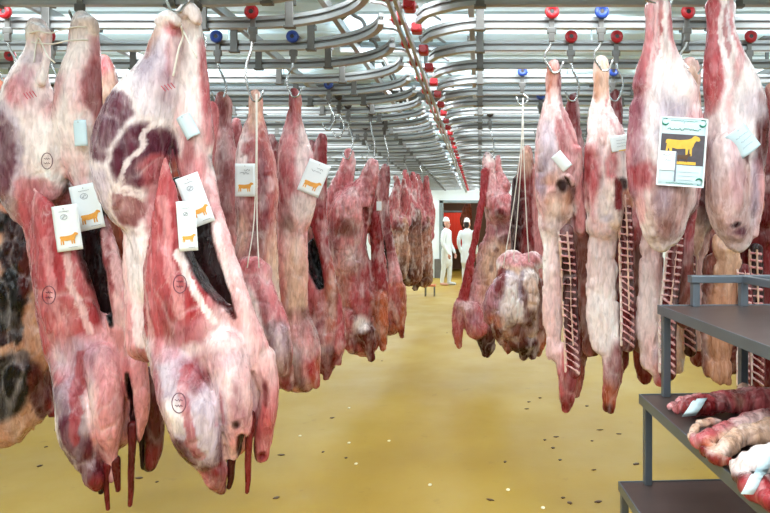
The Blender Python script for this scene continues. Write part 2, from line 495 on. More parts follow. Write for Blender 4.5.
# ribbed sheet ceiling
bm = bmesh.new()
ys = np.arange(-3.5, HALL_Y, .205); pr = []
for i, y in enumerate(ys):
    pr += [(y, 3.0), (y+.15, 3.0), (y+.165, 3.018), (y+.19, 3.018)]
va = [bm.verts.new((-4.6, y, z)) for y, z in pr]; vb = [bm.verts.new((4.6, y, z)) for y, z in pr]
for i in range(len(pr)-1): bm.faces.new((va[i], vb[i], vb[i+1], va[i+1]))
add_box(bm, (-4.6,-3.5,3.03), (4.6,HALL_Y,3.1))
structure(bm_obj('ceiling', bm, M['ceiling']))
box_struct('wall_left', (-4.7,-3.5,0), (-4.5,22.5,3.1), M['wall'])
box_struct('wall_right', (4.5,-3.5,0), (4.7,22.5,3.1), M['wall'])
DX0, DX1 = -1.22, .55
bm = bmesh.new()
add_box(bm, (-4.6,HALL_Y,0), (DX0,HALL_Y+.2,3.1)); add_box(bm, (DX1,HALL_Y,0), (4.6,HALL_Y+.2,3.1)); add_box(bm, (DX0,HALL_Y,2.36), (DX1,HALL_Y+.2,3.1))
structure(bm_obj('wall_back', bm, M['wall']))
# door surround: grey steel posts with a darker foot guard
bm = bmesh.new()
add_box(bm, (DX0-.02,HALL_Y-.03,0), (DX0+.1,HALL_Y+.23,2.36), .004); add_box(bm, (DX1-.1,HALL_Y-.03,0), (DX1+.02,HALL_Y+.23,2.36), .004)
add_box(bm, (DX0-.02,HALL_Y-.03,2.28), (DX1+.02,HALL_Y+.23,2.36), .004)
df = structure(bm_obj('trim_1', bm, M['frame']))
bm = bmesh.new(); add_box(bm, (DX0-.16,HALL_Y-.14,0), (DX0+.1,HALL_Y-.02,.58), .01)
structure(bm_obj('trim_2', bm, M['steel_dark']))
# room beyond the doorway
box_struct('wall_far', (-4.6,22.3,0), (4.6,22.5,3.1), M['brown'])
bm = bmesh.new(); add_box(bm, (-4.6,HALL_Y+.2,3.0), (4.6,22.5,3.1)); structure(bm_obj('ceiling_far', bm, M['steel_dark']))
bm = bmesh.new()
n = 9
for i in range(n):
    x0 = -1.28+i*.1; add_box(bm, (x0,20.9+.012*(i%2),.78), (x0+.098,20.92+.012*(i%2),2.06), .004)
cur = bm_obj('strip_curtain', bm, M['curtain']); tag(cur, 'red strip curtain hanging in the room past the doorway', 'curtain')
bm = bmesh.new(); add_box(bm, (-1.32,20.88,2.06), (-.36,20.95,2.12), .005); bm_obj('curtain_rail', bm, M['steel_dark'], cur)

# ------------------------------------------------------------------ overhead rails
RAILS = [2.6, 2.93] + [3.27+.41*k for k in range(36)]
SPINE_X = -.40
def branch(side, d):
    p = []
    if side < 0:      # comes in from the side wall, sweeps towards the viewer and runs onto the collector
        p = [(-4.4,d),(-3,d),(-1.32,d)] + [(-1.32+.80*math.sin(a), d-.55*(1-math.cos(a))) for a in np.linspace(.1,1.45,16)]
    else:
        p = [(4.4,d),(2.5,d),(.05,d)] + [(.05-.33*t, d+.16*t*t) for t in np.linspace(.15,1,7)] + [(-.33,d+.26)]
    return [Vector((x,y,0)) for x,y in p]
def make_rail(side, d, i):
    path = branch(side, 0.0)
    root = empty('overhead_rail', (0, d, RAIL_Z))
    bm = bmesh.new(); sweep(bm, path, rect(.026, .022, .042)); bm_obj('top_bar', bm, M['steel'], root)
    bm = bmesh.new(); sweep(bm, path, rect(.008, .002, .024)); bm_obj('web', bm, M['steel_dark'], root)
    bm = bmesh.new(); sweep(bm, path, rect(.034, -.02, .004)); bm_obj('bottom_bar', bm, M['steel'], root)
    for x in ((-3.4,-2.35,-1.5,-1.02) if side < 0 else (.0,1.25,2.4,3.5)):
        dy = min((abs(p.x-x), p.y) for p in path)[1]
        bm = bmesh.new()
        add_box(bm, (x-.022,dy-.03,-.03), (x+.022,dy-.018,.13), .003); add_box(bm, (x-.022,dy-.03,.1), (x+.022,dy+.03,.13), .003)
        add_box(bm, (x-.03,dy-.036,-.036), (x+.03,dy+.0,-.022), .003)
        bm_obj('hanger_bracket', bm, M['steel_dark'], root)
    if side < 0:   # swan neck strap carrying the curved end
        x, yy = -.72, min((abs(p.x+.72), p.y) for p in path)[1]
        bm = bmesh.new(); sweep_pts = [(x,yy+.02,-.02),(x+.035,yy+.01,.01),(x+.05,yy,.06),(x+.03,yy,.11),(x-.02,yy,.14),(x-.05,yy,.2)]
        add_tube(bm, [Vector(p) for p in crom(sweep_pts,4)], .011, 8); bm_obj('swan_neck', bm, M['steel_dark'], root)
    return root
protoL = make_rail(-1, 0, 0); protoR = make_rail(1, 0, 0)
for i, d in enumerate(RAILS):
    for side, proto in ((-1, protoL), (1, protoR)):
        o = proto if i == 0 else dup(proto)
        o.location = (0, d if (i or side > 0) else 2.5, RAIL_Z)
        if side < 0: tag(o, 'steel cross rail with forward curving end, above the veal carcass side', 'rail', 'curved steel cross rails of one side')
        else: tag(o, 'straight steel cross rail above the shelf stand side, beyond the red switch blocks', 'rail', 'straight steel cross rails of other side')
def long_rail(x, z, w, h, label, y1=HALL_Y, name='carrier_beam', gap=None):
    root = empty(name, (x, 0, z)); tag(root, label, 'rail')
    bm = bmesh.new()
    for s in ((-1,1) if gap else (0,)):
        add_box(bm, (s*(gap or 0)-w/2, .6, 0), (s*(gap or 0)+w/2, y1, h), .003)
    bm_obj('beam', bm, M['steel'], root)
    for y in np.arange(3.0, y1, 1.6):
        bm = bmesh.new(); add_cyl(bm, (0,y,h), (0,y,3.0-z), .014, 8); add_box(bm, (-.05,y-.05,2.985-z), (.05,y+.05,3.0-z))
        bm_obj('drop_rod', bm, M['steel_dark'], root)
    return root
long_rail(-.048, 2.715, .034, .05, 'long steel carrier beam above the rails near the aisle middle, nearest the straight rails')
long_rail(-.82, 2.715, .034, .05, 'long steel carrier beam above the curved ends of the rails')
long_rail(-1.42, 2.715, .034, .05, 'long steel carrier beam above the first row of veal')
long_rail(2.2, 2.715, .034, .05, 'long steel carrier beam above the beef sides by the side wall')
long_rail(-2.4, 2.715, .034, .05, 'long steel carrier beam deepest over the veal by the side wall')
col = long_rail(SPINE_X-.015, 2.6, .018, .04, 'long twin steel collector rail carrying the row of red switch blocks', name='collector_rail', gap=.018)
def switch_block():
    root = empty('switch_block')
    bm = bmesh.new(); add_box(bm, (-.03,-.035,-.035), (.03,.035,.022), .012); add_cyl(bm, (0,-.044,-.006), (0,-.03,-.006), .022, 14)
    rb_ = bm_obj('red_body', bm, M['red'], root)
    bm = bmesh.new(); add_tube(bm, [(.01,-.03,.02),(.035,-.03,.06),(.08,.0,.075),(.13,.06,.06)], .008, 6); bm_obj('lever', bm, M['steel'], root)
    bm = bmesh.new(); add_cyl(bm, (-.045,0,-.01), (.045,0,-.01), .01, 8); bm_obj('pin', bm, M['steel'], rb_)
    return root
sb = switch_block()
for i, d in enumerate(RAILS):
    o = sb if i == 0 else dup(sb); o.location = (SPINE_X+.05, d+.05, RAIL_Z+.005)
    tag(o, 'red plastic switch block on the collector rail, straight rail side', 'switch', 'red switch blocks facing the straight rails')
sb2 = dup(sb)
for i, d in enumerate(RAILS[:12]):
    o = sb2 if i == 0 else dup(sb2); o.location = (SPINE_X-.035, d-.12, RAIL_Z+.0); o.rotation_euler = (0,0,math.pi)
    tag(o, 'red plastic switch block on the collector rail, curved rail side', 'switch', 'red switch blocks facing the curved rails')
# dark roof beams across the hall
rb = None
for y in (2.2, 6.1, 10.0, 13.9):
    bm = bmesh.new(); add_box(bm, (-4.5,y,2.86), (4.5,y+.1,3.0)); add_box(bm, (-4.5,y-.04,2.85), (4.5,y+.14,2.862))
    structure(bm_obj('beam', bm, M['steel_dark']))

# ------------------------------------------------------------------ trolleys and hooks
def trolley(px, d, wheel, label, hook_to=None, bulge=-1, group=None, name='roller_trolley', loaded=True):
    """roller on the rail + bracket below it + S hook; hook_to = (px,py) in the photo's frame where it bites"""
    x = (px-CX)*d/FPX
    root = empty(name, (x, d, RAIL_Z)); tag(root, label, 'hook' if hook_to else 'trolley', group)
    bm = bmesh.new(); add_tube(bm, [(.024*math.cos(t),-.052,.055+.024*math.sin(t)) for t in np.linspace(0,2*math.pi,20)[:-1]], .015, 8, True)
    wh_ = bm_obj('roller_wheel', bm, M[wheel], root)
    bm = bmesh.new(); add_cyl(bm, (0,-.06,.055), (0,-.03,.055), .016, 12, .012); bm_obj('hub', bm, M['black'], wh_)
    bm = bmesh.new(); add_box(bm, (-.014,-.036,-.03), (.014,-.026,.08), .003); add_box(bm, (-.026,-.04,-.06), (.026,-.022,-.02), .008)
    add_box(bm, (-.016,-.04,-.1), (.016,-.02,-.055), .004)
    bm_obj('bracket', bm, M['steel_dark'], root)
    z0 = -.1
    if hook_to:
        hx = (hook_to[0]-CX)*d/FPX-x; hz = EYE-(hook_to[1]-CY)*d/FPX-RAIL_Z
    else: hx, hz = 0, -.3
    ln = z0-hz; b = bulge
    pts = [(0,-.03,z0+.02),(b*.008,-.03,z0-ln*.15),(b*.035,-.03,z0-ln*.42),(hx*.6+b*.04,-.03,z0-ln*.66),(hx+b*.022,-.03,z0-ln*.9),(hx+b*.002,-.03,hz-.012),(hx-b*.028,-.03,hz-.006),(hx-b*.046,-.03,hz+.028),(hx-b*.052,-.03,hz+.05)]
    q = crom(pts, 8)
    bm = bmesh.new(); add_tube(bm, [Vector(p) for p in q], [.0065]*(len(q)-6)+[.006,.0055,.0045,.0035,.0022,.001], 8)
    bm_obj('hook', bm, M['hook'], root)
    return root
def cord(name, pts, r, label, cat, group=None, mat='twine', parent=None):
    q = crom([tuple(p) for p in pts], 5); bm = bmesh.new()
    base = Vector(q[-1])
    add_tube(bm, [Vector(p)-base for p in q], r, 6)
    o = bm_obj(name, bm, M[mat], parent, True, base)
    if label: tag(o, label, cat, group)
    return o
# ------------------------------------------------------------------ the carcasses
def T(o, label, cat='carcass', group=None): return tag(o, label, cat, group)
VG = 'whole veal carcasses'

# --- nearest veal by the side wall of the picture (two tags)
DA = 2.85
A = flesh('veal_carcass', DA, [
    L([(37,25,8),(37,33,10),(36,46,9),(34,60,12),(29,82,18),(25,112,24),(21,148,25),(19,182,22),(24,212,13)], .9, .02, 'WM'),
    L([(31,32,5,-.03),(34,28,5,-.03),(44,32,6,-.03),(46,38,5,-.02)], 1, .012, 'W'), L([(46,40,4,-.02),(46,60,3.5,-.03),(42,82,5,-.04)], 1, .012, 'WP'),
    L([(40,95,12,.02),(46,125,18,.02),(49,160,18,.03),(50,190,13,.05)], .9, .03, 'W'),
    L([(82,18,8),(84,28,12),(84,45,12),(80,70,17),(76,100,21),(76,135,21,.03),(85,170,17,.06),(97,210,10,.07)], .85, .025, 'WP'),
    L([(77,24,5,-.03),(90,22,6,-.03),(94,30,5,-.02)], 1, .012, 'W'), L([(74,34,4),(73,52,4),(75,75,5)], 1, .02, 'P'), L([(91,40,5,.0),(94,75,6,.0),(95,120,6,.02)], .9, .03, 'pR'),
    L([(35,190,4,-.1),(46,218,15,-.08),(55,250,24,-.06),(64,295,28,-.05),(76,340,33,-.01)], .5, .018, 'pR'),
    L([(96,200,8,.05),(102,235,11,.0),(112,275,14,-.02),(119,310,14,-.03),(128,355,20,.0)], .6, .018, 'rP'),
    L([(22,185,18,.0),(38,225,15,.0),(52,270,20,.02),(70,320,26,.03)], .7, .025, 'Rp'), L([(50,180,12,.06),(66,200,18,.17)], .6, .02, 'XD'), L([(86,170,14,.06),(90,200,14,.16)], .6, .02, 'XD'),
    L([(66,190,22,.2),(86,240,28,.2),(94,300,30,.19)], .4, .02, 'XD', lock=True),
    L([(92,346,36,.04),(96,364,42,.04),(101,392,42,.05),(104,420,34,.04)], .7, .025, 'GP'),
    L([(68,372,14,-.05),(73,402,16,-.09),(77,432,17,-.1),(84,456,12,-.09),(91,468,10,-.09),(94,478,9,-.1),(97,485,6,-.09)], .9, .012, 'GU'),
    L([(103,360,18,-.05),(107,395,16,-.08),(108,425,14,-.08),(109,448,10,-.06),(112,466,6,-.05),(112,480,4,-.05)], .85, .012, 'MP'),
    L([(134,365,12,-.02),(138,395,11,-.03),(138,420,9,-.02),(135,440,6,-.02)], .9, .012, 'pP'), L([(146,380,14,.07),(151,420,13,.08),(151,448,11,.08),(149,464,8,.07)], .9, .02, 'cd'),
    
    
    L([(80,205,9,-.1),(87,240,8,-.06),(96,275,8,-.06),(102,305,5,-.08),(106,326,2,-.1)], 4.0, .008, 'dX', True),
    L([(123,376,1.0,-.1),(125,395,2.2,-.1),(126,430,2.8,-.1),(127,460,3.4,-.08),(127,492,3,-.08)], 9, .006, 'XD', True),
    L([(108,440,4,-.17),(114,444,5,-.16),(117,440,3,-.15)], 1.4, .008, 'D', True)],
 'WPM', [
    ('e',13,160,21,48,4,'U',.9,.16,'G'), ('e',30,96,11,17,-20,'p',.7,.3), ('e',36,80,6,12,0,'M',.6,.4), ('e',22,207,18,13,10,'B',.55,.4),
    ('e',50,150,11,46,2,'W',.9,.4), ('e',62,98,11,24,30,'R',.6,.4), ('e',97,92,6,28,0,'r',.75,.3), ('e',84,128,9,20,0,'W',.7,.5),
    ('l',[(41,192),(50,230),(58,280),(68,330),(74,365)],15,'p',.7), ('l',[(38,200),(44,250),(50,300)],5,'R',.5), ('l',[(64,240),(72,300),(82,345)],4,'P',.7), ('l',[(33,200),(32,245),(40,300),(52,370)],4,'p',.6),
    ('l',[(80,245),(88,290),(99,328)],3,'w',.8), ('e',84,352,20,16,0,'G',.8,.5), ('e',80,340,8,14,-20,'R',.45,.5), ('e',98,362,17,26,0,'M',.6,.5),
    ('e',74,418,9,22,-12,'W',1,.3), ('e',78,452,16,18,-20,'U',.8,.2,'G'), ('e',107,395,8,26,0,'W',.6,.4), ('e',108,452,10,14,0,'d',.7,.5), ('l',[(94,350),(95,390),(99,430)],4,'R',.7),  # white on the shoulder is a painted highlight
    ('e',93,478,9,8,0,'P',.8,.5), ('e',113,476,7,12,0,'r',.9,.4), ('e',150,462,12,13,0,'r',.85,.4), ('l',[(118,235),(126,290),(136,350)],4,'w',.6), ('e',136,385,4,30,0,'p',.7,.4),
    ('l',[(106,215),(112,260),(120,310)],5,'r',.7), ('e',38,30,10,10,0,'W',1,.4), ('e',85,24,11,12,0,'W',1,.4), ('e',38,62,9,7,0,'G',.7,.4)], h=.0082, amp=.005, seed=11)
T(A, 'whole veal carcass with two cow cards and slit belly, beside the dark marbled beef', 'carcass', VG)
flesh('blood_drip', DA, [L([(133,425,5,-.03),(132,450,3.4,-.05),(131,474,3,-.05),(131,490,2.8,-.05),(130,505,2.2,-.05)], 1, .004, 'dr', lock=True)], 'drr', [], h=.006, amp=.0, parent=A, root=A['_o'])
flesh('blood_drip', DA, [L([(108,465,5,-.06),(106,480,3.2,-.06),(107,496,2.4,-.06),(108,509,2,-.06)], 1, .004, 'dr', lock=True)], 'drr', [], h=.006, amp=.0, parent=A, root=A['_o'])
flesh('blood_drip', DA, [L([(115,460,5,-.05),(117,476,3.4,-.05),(118,490,2.4,-.05)], 1, .004, 'rd', lock=True)], 'drr', [], h=.006, amp=.0, parent=A, root=A['_o'])
flesh('blood_drip', DA, [L([(99,474,4,-.07),(101,484,3.4,-.06),(101,492,2.6,-.06)], 1, .008, 'XD', lock=True)], 'drr', [], h=.006, amp=.0, parent=A, root=A['_o'])
ink_mark(A, 30, 95, 4.5, 3.4, -15)
stamp(A, 47, 161, 5.5, 8); stamp(A, 49, 295, 6.5, 9)

# --- second near veal
DB = 2.5
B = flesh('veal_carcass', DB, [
    L([(167,20,8),(168,30,13),(167,44,16),(163,60,18),(155,82,25),(143,108,33),(132,140,37),(129,172,35),(131,205,24),(138,230,10)], .8, .018, 'GW'),
    L([(160,22,6,-.04),(168,16,6,-.04),(176,22,6,-.04)], 1, .012, 'W'), L([(156,36,5,-.03),(152,46,5,-.03),(148,66,6,-.03),(140,90,8,-.04)], .9, .012, 'cW'), 
    L([(186,12,9,.04),(188,24,13,.05),(189,48,15,.06),(190,90,17,.07),(192,130,19,.07),(196,165,18,.08),(208,205,13,.09)], .85, .018, 'WP'),
    L([(180,14,6,.0),(192,10,7,.0),(197,20,6,.0)], 1, .012, 'W'), L([(200,45,4,.06),(203,85,5,.06),(205,140,6,.07)], .9, .03, 'pR'),
    L([(166,160,3,-.13),(167,195,11,-.11),(170,235,20,-.09),(174,270,29,-.08),(184,305,38,-.06),(192,345,44,-.02)], .5, .016, 'pR'),
    L([(128,215,5,.03),(133,245,10,.03),(139,290,14,.03),(148,340,22,.04)], .9, .03, 'wP'), L([(146,225,6,.0),(150,265,9,.0),(154,300,10,.02)], .9, .015, 'W'),
    L([(208,190,9,.06),(218,235,12,.01),(229,270,12,-.02),(240,305,13,-.04),(250,345,19,-.02)], .6, .02, 'Pw'),
    L([(135,190,20,.0),(148,230,18,.0),(160,280,24,.02)], .7, .025, 'GW'), L([(195,165,14,.08),(192,205,18,.18)], .6, .02, 'XD'),
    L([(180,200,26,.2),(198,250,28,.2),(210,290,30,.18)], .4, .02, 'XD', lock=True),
    L([(208,345,46,.03),(212,358,50,.04),(216,378,52,.05),(220,402,46,.05),(220,425,36,.05)], .68, .025, 'GP'),
    L([(172,350,22,-.05),(182,385,24,-.1),(192,412,25,-.14),(200,440,21,-.13),(210,462,13,-.1),(216,474,11,-.09)], .85, .014, 'UG'),
    L([(216,470,11,-.09),(217,482,9,-.08),(222,490,4,-.06)], 1, .012, 'rd'),
    L([(226,350,20,-.07),(233,385,18,-.1),(236,412,16,-.1),(237,436,12,-.08),(232,455,7,-.06)], .85, .012, 'wP'),
    L([(262,360,15,.0),(270,388,10,.0),(267,415,10,.0),(263,440,9,.02),(262,456,7,.02)], .9, .015, 'wp'),
    
    
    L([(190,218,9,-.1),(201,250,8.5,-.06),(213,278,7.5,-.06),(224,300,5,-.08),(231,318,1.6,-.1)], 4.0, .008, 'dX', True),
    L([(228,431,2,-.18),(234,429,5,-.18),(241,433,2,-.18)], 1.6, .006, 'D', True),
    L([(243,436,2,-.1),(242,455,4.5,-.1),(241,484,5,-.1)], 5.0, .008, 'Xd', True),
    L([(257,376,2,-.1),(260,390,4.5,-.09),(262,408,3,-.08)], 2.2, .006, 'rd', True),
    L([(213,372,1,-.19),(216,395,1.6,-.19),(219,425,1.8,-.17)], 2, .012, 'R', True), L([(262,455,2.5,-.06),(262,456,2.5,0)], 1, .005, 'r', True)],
 'GPW', [
    ('e',121,130,30,40,20,'U',.95,.13,'W'), ('e',152,158,24,38,24,'U',1,.12,'W'), ('e',137,210,17,21,0,'r',.8,.25,'W'),
    ('l',[(168,122),(146,158),(130,192),(150,199),(168,188)],2.4,'W',.75), ('e',165,75,22,26,30,'G',.85,.5), ('e',178,60,6,26,8,'R',.5,.4), ('e',157,62,8,20,20,'g',.5,.5), ('e',170,90,10,16,0,'u',.5,.5),
    ('e',186,90,9,46,0,'W',.8,.5), ('e',202,80,6,50,0,'p',.8,.4), ('e',164,105,8,22,0,'W',.5,.5), ('e',186,150,7,20,0,'r',.6,.4),
    ('l',[(167,170),(168,230),(172,290),(182,340)],17,'p',.75), ('l',[(160,225),(160,285),(168,330)],4,'R',.55), ('l',[(176,215),(186,280),(196,325)],3,'R',.35), ('l',[(178,200),(185,250),(196,310)],5,'P',.8), ('l',[(158,230),(160,290),(166,345)],3,'w',.5),
    ('l',[(133,240),(138,290),(146,340)],6,'W',.7), ('l',[(194,250),(207,285),(224,318)],3.5,'W',.85), ('l',[(208,210),(226,255),(240,310)],4,'W',.75),
    ('e',185,318,10,24,-10,'r',.6,.4), ('e',190,365,18,20,0,'G',.6,.5), ('e',218,356,22,18,10,'R',.55,.45), ('e',236,335,22,34,0,'W',.6,.5), ('e',252,372,14,32,0,'W',.6,.5),
    ('e',170,370,10,26,-20,'R',.7,.4), ('e',158,345,6,24,-16,'W',.6,.4), ('e',196,402,15,17,0,'W',1,.3), ('e',197,440,25,20,-25,'U',.85,.16,'G'), ('l',[(204,362),(214,405),(219,440)],4.5,'R',.7), ('e',216,375,7,10,0,'r',.6,.4),  # white oval above the purple shank paints a highlight
    ('e',232,395,10,26,0,'G',.8,.5), ('e',252,395,6,26,0,'M',.7,.4), ('e',186,400,8,26,-15,'M',.6,.4), ('e',205,330,14,14,0,'M',.5,.5), ('e',244,320,8,24,-12,'P',.6,.5), ('e',262,365,8,16,0,'P',.5,.4), ('e',238,405,5,20,0,'g',.6,.5), ('e',214,468,12,10,0,'P',.7,.4), ('e',216,484,12,9,0,'r',.95,.4), ('e',262,454,8,9,0,'p',.8,.4),
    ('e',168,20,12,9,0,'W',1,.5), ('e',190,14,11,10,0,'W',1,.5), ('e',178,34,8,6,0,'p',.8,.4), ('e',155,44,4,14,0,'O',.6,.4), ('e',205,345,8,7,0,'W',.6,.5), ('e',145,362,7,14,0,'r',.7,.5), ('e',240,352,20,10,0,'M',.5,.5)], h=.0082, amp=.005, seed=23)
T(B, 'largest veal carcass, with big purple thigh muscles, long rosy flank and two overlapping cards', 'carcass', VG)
flesh('blood_drip', DB, [L([(250,415,5,-.04),(249,440,3.6,-.06),(248,462,3.2,-.06),(248,480,2.8,-.06),(247,492,2.2,-.06)], 1, .004, 'rd', lock=True)], 'drr', [], h=.006, amp=.0, parent=B, root=B['_o'])
flesh('blood_drip', DB, [L([(232,450,5,-.06),(231,466,4,-.06),(231,478,3.2,-.06),(229,487,2.6,-.06)], 1, .008, 'dD', lock=True)], 'drr', [], h=.006, amp=.0, parent=B, root=B['_o'])
ink_mark(B, 168, 87, 5, 3.2, -18)
stamp(B, 180, 284, 6.5, 9); stamp(B, 179, 403, 7, 10)

# --- marbled dark beef piece behind the first veal
DF = 3.5
BF = flesh('beef_quarter_piece', DF, [
    L([(-6,85,8),(4,92,13),(2,115,16),(-6,150,26),(-10,190,32),(-4,220,38)], .6, .03, 'OC'),
    L([(-6,220,42),(0,270,50),(4,320,50),(6,360,48),(4,395,44),(0,408,40)], .5, .03),
    L([(30,380,16),(45,404,10),(53,414,5)], .6, .02, 'dr')],
    'CcC', [('e',10,222,17,12,10,'X',1,.12), ('e',28,246,11,28,0,'D',1,.12), ('e',6,252,14,10,20,'X',1,.12), ('e',25,298,14,34,10,'X',1,.12), ('e',4,300,9,30,0,'W',.5,.3), ('e',38,270,5,24,0,'d',.9,.2),
    ('e',22,382,22,36,25,'X',1,.12), ('e',2,404,14,14,0,'X',1,.15), ('e',16,334,17,8,0,'D',1,.15), ('e',-2,335,9,16,0,'X',.9,.15), ('e',47,395,6,34,0,'d',.95,.2), ('e',32,328,5,14,0,'X',.9,.15), ('e',4,372,6,12,0,'D',.9,.15), ('e',36,356,7,10,0,'D',.9,.15),
    ('e',12,194,15,11,0,'X',.95,.15), ('e',6,216,6,14,0,'C',.6,.3), ('e',5,110,12,14,0,'O',.7,.5), ('e',40,225,6,14,0,'X',.9,.2)], h=.0115, amp=.012, nf=14, seed=5, mix=.3)
T(BF, 'dark marbled beef quarter with cream fat, hanging behind the outermost near veal', 'beef')

# --- carcass showing between the two near veals
DK = 3.3
BK = flesh('veal_carcass', DK, [
    L([(104,62,7),(106,74,10),(107,95,12),(104,120,13),(96,150,18),(88,190,22),(88,240,24),(92,300,26),(98,360,28),(104,400,22)], .8, .02),
    L([(84,110,10,.05),(78,150,18,.06),(76,200,20,.06)], .8, .02, 'rP'), L([(112,195,4,-.05),(117,240,8,-.05),(124,300,10,-.03),(130,350,12)], .8, .02, 'rO')],
    'CPr', [('e',106,66,10,10,0,'p',.9,.4), ('e',108,98,9,14,0,'C',.9,.4), ('e',70,150,14,22,0,'d',.8,.4), ('e',78,130,8,14,0,'C',.6,.5), ('e',118,250,6,40,0,'O',.6,.5)], h=.013, seed=8)
T(BK, 'veal carcass half hidden between and behind the two near veals', 'carcass', VG)
BR = flesh('veal_carcass', 3.1, [
    L([(212,108,7),(210,125,9),(203,145,13),(198,180,15),(200,220,18),(212,280,22),(226,340,22)], .8, .02),
    L([(180,130,12),(180,155,11),(183,180,10),(190,230,14)], .8, .02, 'ur')],
    'pPW', [('e',178,145,9,16,0,'u',.9,.3), ('e',186,172,10,16,0,'O',.6,.4), ('e',205,140,9,20,0,'P',.7,.5)], h=.013, seed=9)
T(BR, 'pinkish veal carcass just behind the legs of the largest near veal', 'carcass', VG)

# --- row of three hindquarters further along
G1 = flesh('half_beef', 3.69, [
    L([(222,97,6),(223,105,9),(222,122,9),(222,150,14),(222,185,16),(224,230,15),(228,280,16),(232,330,18)], .9, .02)],
    'cPB', [('e',222,112,9,18,0,'r',.9,.4), ('e',214,160,6,34,0,'C',.8,.4), ('e',228,190,8,60,0,'d',.7,.5)], h=.012, seed=31, crunch=.45)
T(G1, 'narrow beef side with red shank, first of the hook row behind the largest veal', 'beef')
G2 = flesh('half_beef', 3.27, [
    L([(255,95,5),(256,102,7),(256,116,7),(255,134,13),(256,165,20),(257,200,21),(257,235,20),(256,275,22),(258,320,22)], .85, .02)],
    'pCM', [('e',246,165,9,36,0,'W',.8,.4), ('e',268,185,12,66,0,'R',.75,.4), ('e',268,190,4,46,0,'U',.6,.5), ('e',256,112,6,18,0,'C',.9,.4), ('e',252,150,6,7,0,'R',.8,.3), ('e',246,235,9,22,0,'C',.8,.4), ('e',262,240,5,20,0,'D',.5,.5), ('e',240,215,7,12,0,'d',.6,.4)], h=.011, seed=32, crunch=.45)
T(G2, 'beef side with long white twine hanging down in front of it', 'beef')
G3 = flesh('half_beef', 3.69, [
    L([(294,92,5),(295,100,7),(295,116,7.5),(294,138,13),(296,165,19),(297,195,20),(295,215,17)], .85, .02, 'pP'),
    L([(294,212,17),(291,235,16),(292,265,16),(292,300,15.5),(293,325,15)], .7, .02, 'CP'),
    L([(294,320,16),(298,345,23),(298,368,22),(303,378,15)], .8, .02, 'BP'),
    L([(308,360,8,-.03),(314,376,6,-.03),(316,385,4,-.03)], 1, .015, 'OR')],
    'PCM', [('e',288,188,13,30,0,'R',.75,.4), ('e',306,150,6,40,0,'W',.7,.4), ('e',303,100,4,22,0,'O',.6,.4), ('e',292,105,4,22,0,'r',.6,.4), ('e',306,208,12,14,0,'W',.8,.4), ('e',290,225,8,10,0,'B',.8,.4),
    ('e',296,270,10,40,0,'C',.7,.5), ('e',286,300,5,26,0,'R',.6,.4), ('e',297,350,15,10,0,'G',.6,.5), ('e',294,362,14,11,0,'d',.5,.4), ('e',300,378,9,6,0,'d',.8,.4)], h=.011, seed=33, crunch=.45)
T(G3, 'beef side carrying a tilted cow card on its thigh, next to the twined one', 'beef')
Q = flesh('beef_forequarter', 3.08, [
    L([(240,268,8),(252,266,9),(264,270,8)], .9, .03, 'P'),
    L([(252,275,16),(259,300,19),(268,325,20),(276,350,17)], .85, .03),
    L([(272,335,16,-.03),(281,360,11,-.02),(286,380,8),(289,387,5)], .9, .02, 'BP'), L([(262,330,14),(268,360,12),(276,382,7)], .9, .02, 'Od')],
    'PpW', [('e',252,264,20,6,0,'p',.9,.4), ('e',262,310,5,30,-20,'W',.8,.4), ('e',250,305,6,26,-15,'W',.7,.35), ('e',272,318,4,22,-10,'d',.5,.4), ('e',264,290,3,22,-15,'r',.5,.4), ('e',280,345,5,12,0,'u',.6,.4), ('e',268,355,9,18,0,'O',.6,.4), ('e',284,340,9,18,0,'G',.6,.5), ('e',272,384,9,6,0,'r',.9,.4), ('e',288,384,5,6,0,'r',.9,.4)], h=.0095, seed=34, crunch=.55)
T(Q, 'pink beef forequarter slung on white twine below the twined beef side', 'beef')

# --- whole veals along the aisle
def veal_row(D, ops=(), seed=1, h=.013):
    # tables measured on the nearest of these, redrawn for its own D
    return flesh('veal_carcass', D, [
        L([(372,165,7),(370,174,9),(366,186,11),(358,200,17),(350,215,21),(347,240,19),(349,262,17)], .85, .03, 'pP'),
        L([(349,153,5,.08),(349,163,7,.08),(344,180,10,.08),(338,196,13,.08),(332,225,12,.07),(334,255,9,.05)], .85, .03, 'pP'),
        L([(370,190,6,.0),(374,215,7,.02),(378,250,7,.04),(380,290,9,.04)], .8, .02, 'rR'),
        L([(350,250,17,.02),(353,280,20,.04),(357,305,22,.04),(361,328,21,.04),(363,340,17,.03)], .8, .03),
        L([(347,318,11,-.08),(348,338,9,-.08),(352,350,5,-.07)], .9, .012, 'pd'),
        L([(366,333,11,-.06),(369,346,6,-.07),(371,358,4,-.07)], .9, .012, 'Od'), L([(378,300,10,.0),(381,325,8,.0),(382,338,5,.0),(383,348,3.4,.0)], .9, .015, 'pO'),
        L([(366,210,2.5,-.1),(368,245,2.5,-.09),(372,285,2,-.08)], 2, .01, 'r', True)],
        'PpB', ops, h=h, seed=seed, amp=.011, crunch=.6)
I1 = veal_row(5.73, [('e',352,206,15,14,0,'P',.9,.4), ('e',346,226,16,8,0,'B',.8,.4), ('e',336,240,6,20,0,'d',.6,.4), ('e',366,262,8,26,0,'r',.6,.4), ('e',346,290,8,26,0,'c',.5,.5), ('e',374,300,6,26,0,'B',.6,.4), ('e',369,180,4,16,0,'r',.5,.4), ('e',338,222,8,20,0,'R',.6,.5), ('e',350,232,12,6,0,'B',.7,.4), ('e',356,262,10,12,0,'W',.5,.5), ('e',362,290,16,28,0,'R',.55,.5), ('e',364,322,7,8,0,'W',1,.4), ('e',358,336,14,8,0,'d',.6,.5), ('e',372,345,10,10,0,'r',.5,.5)], 41, .012)  # brown below the rump paints its shading
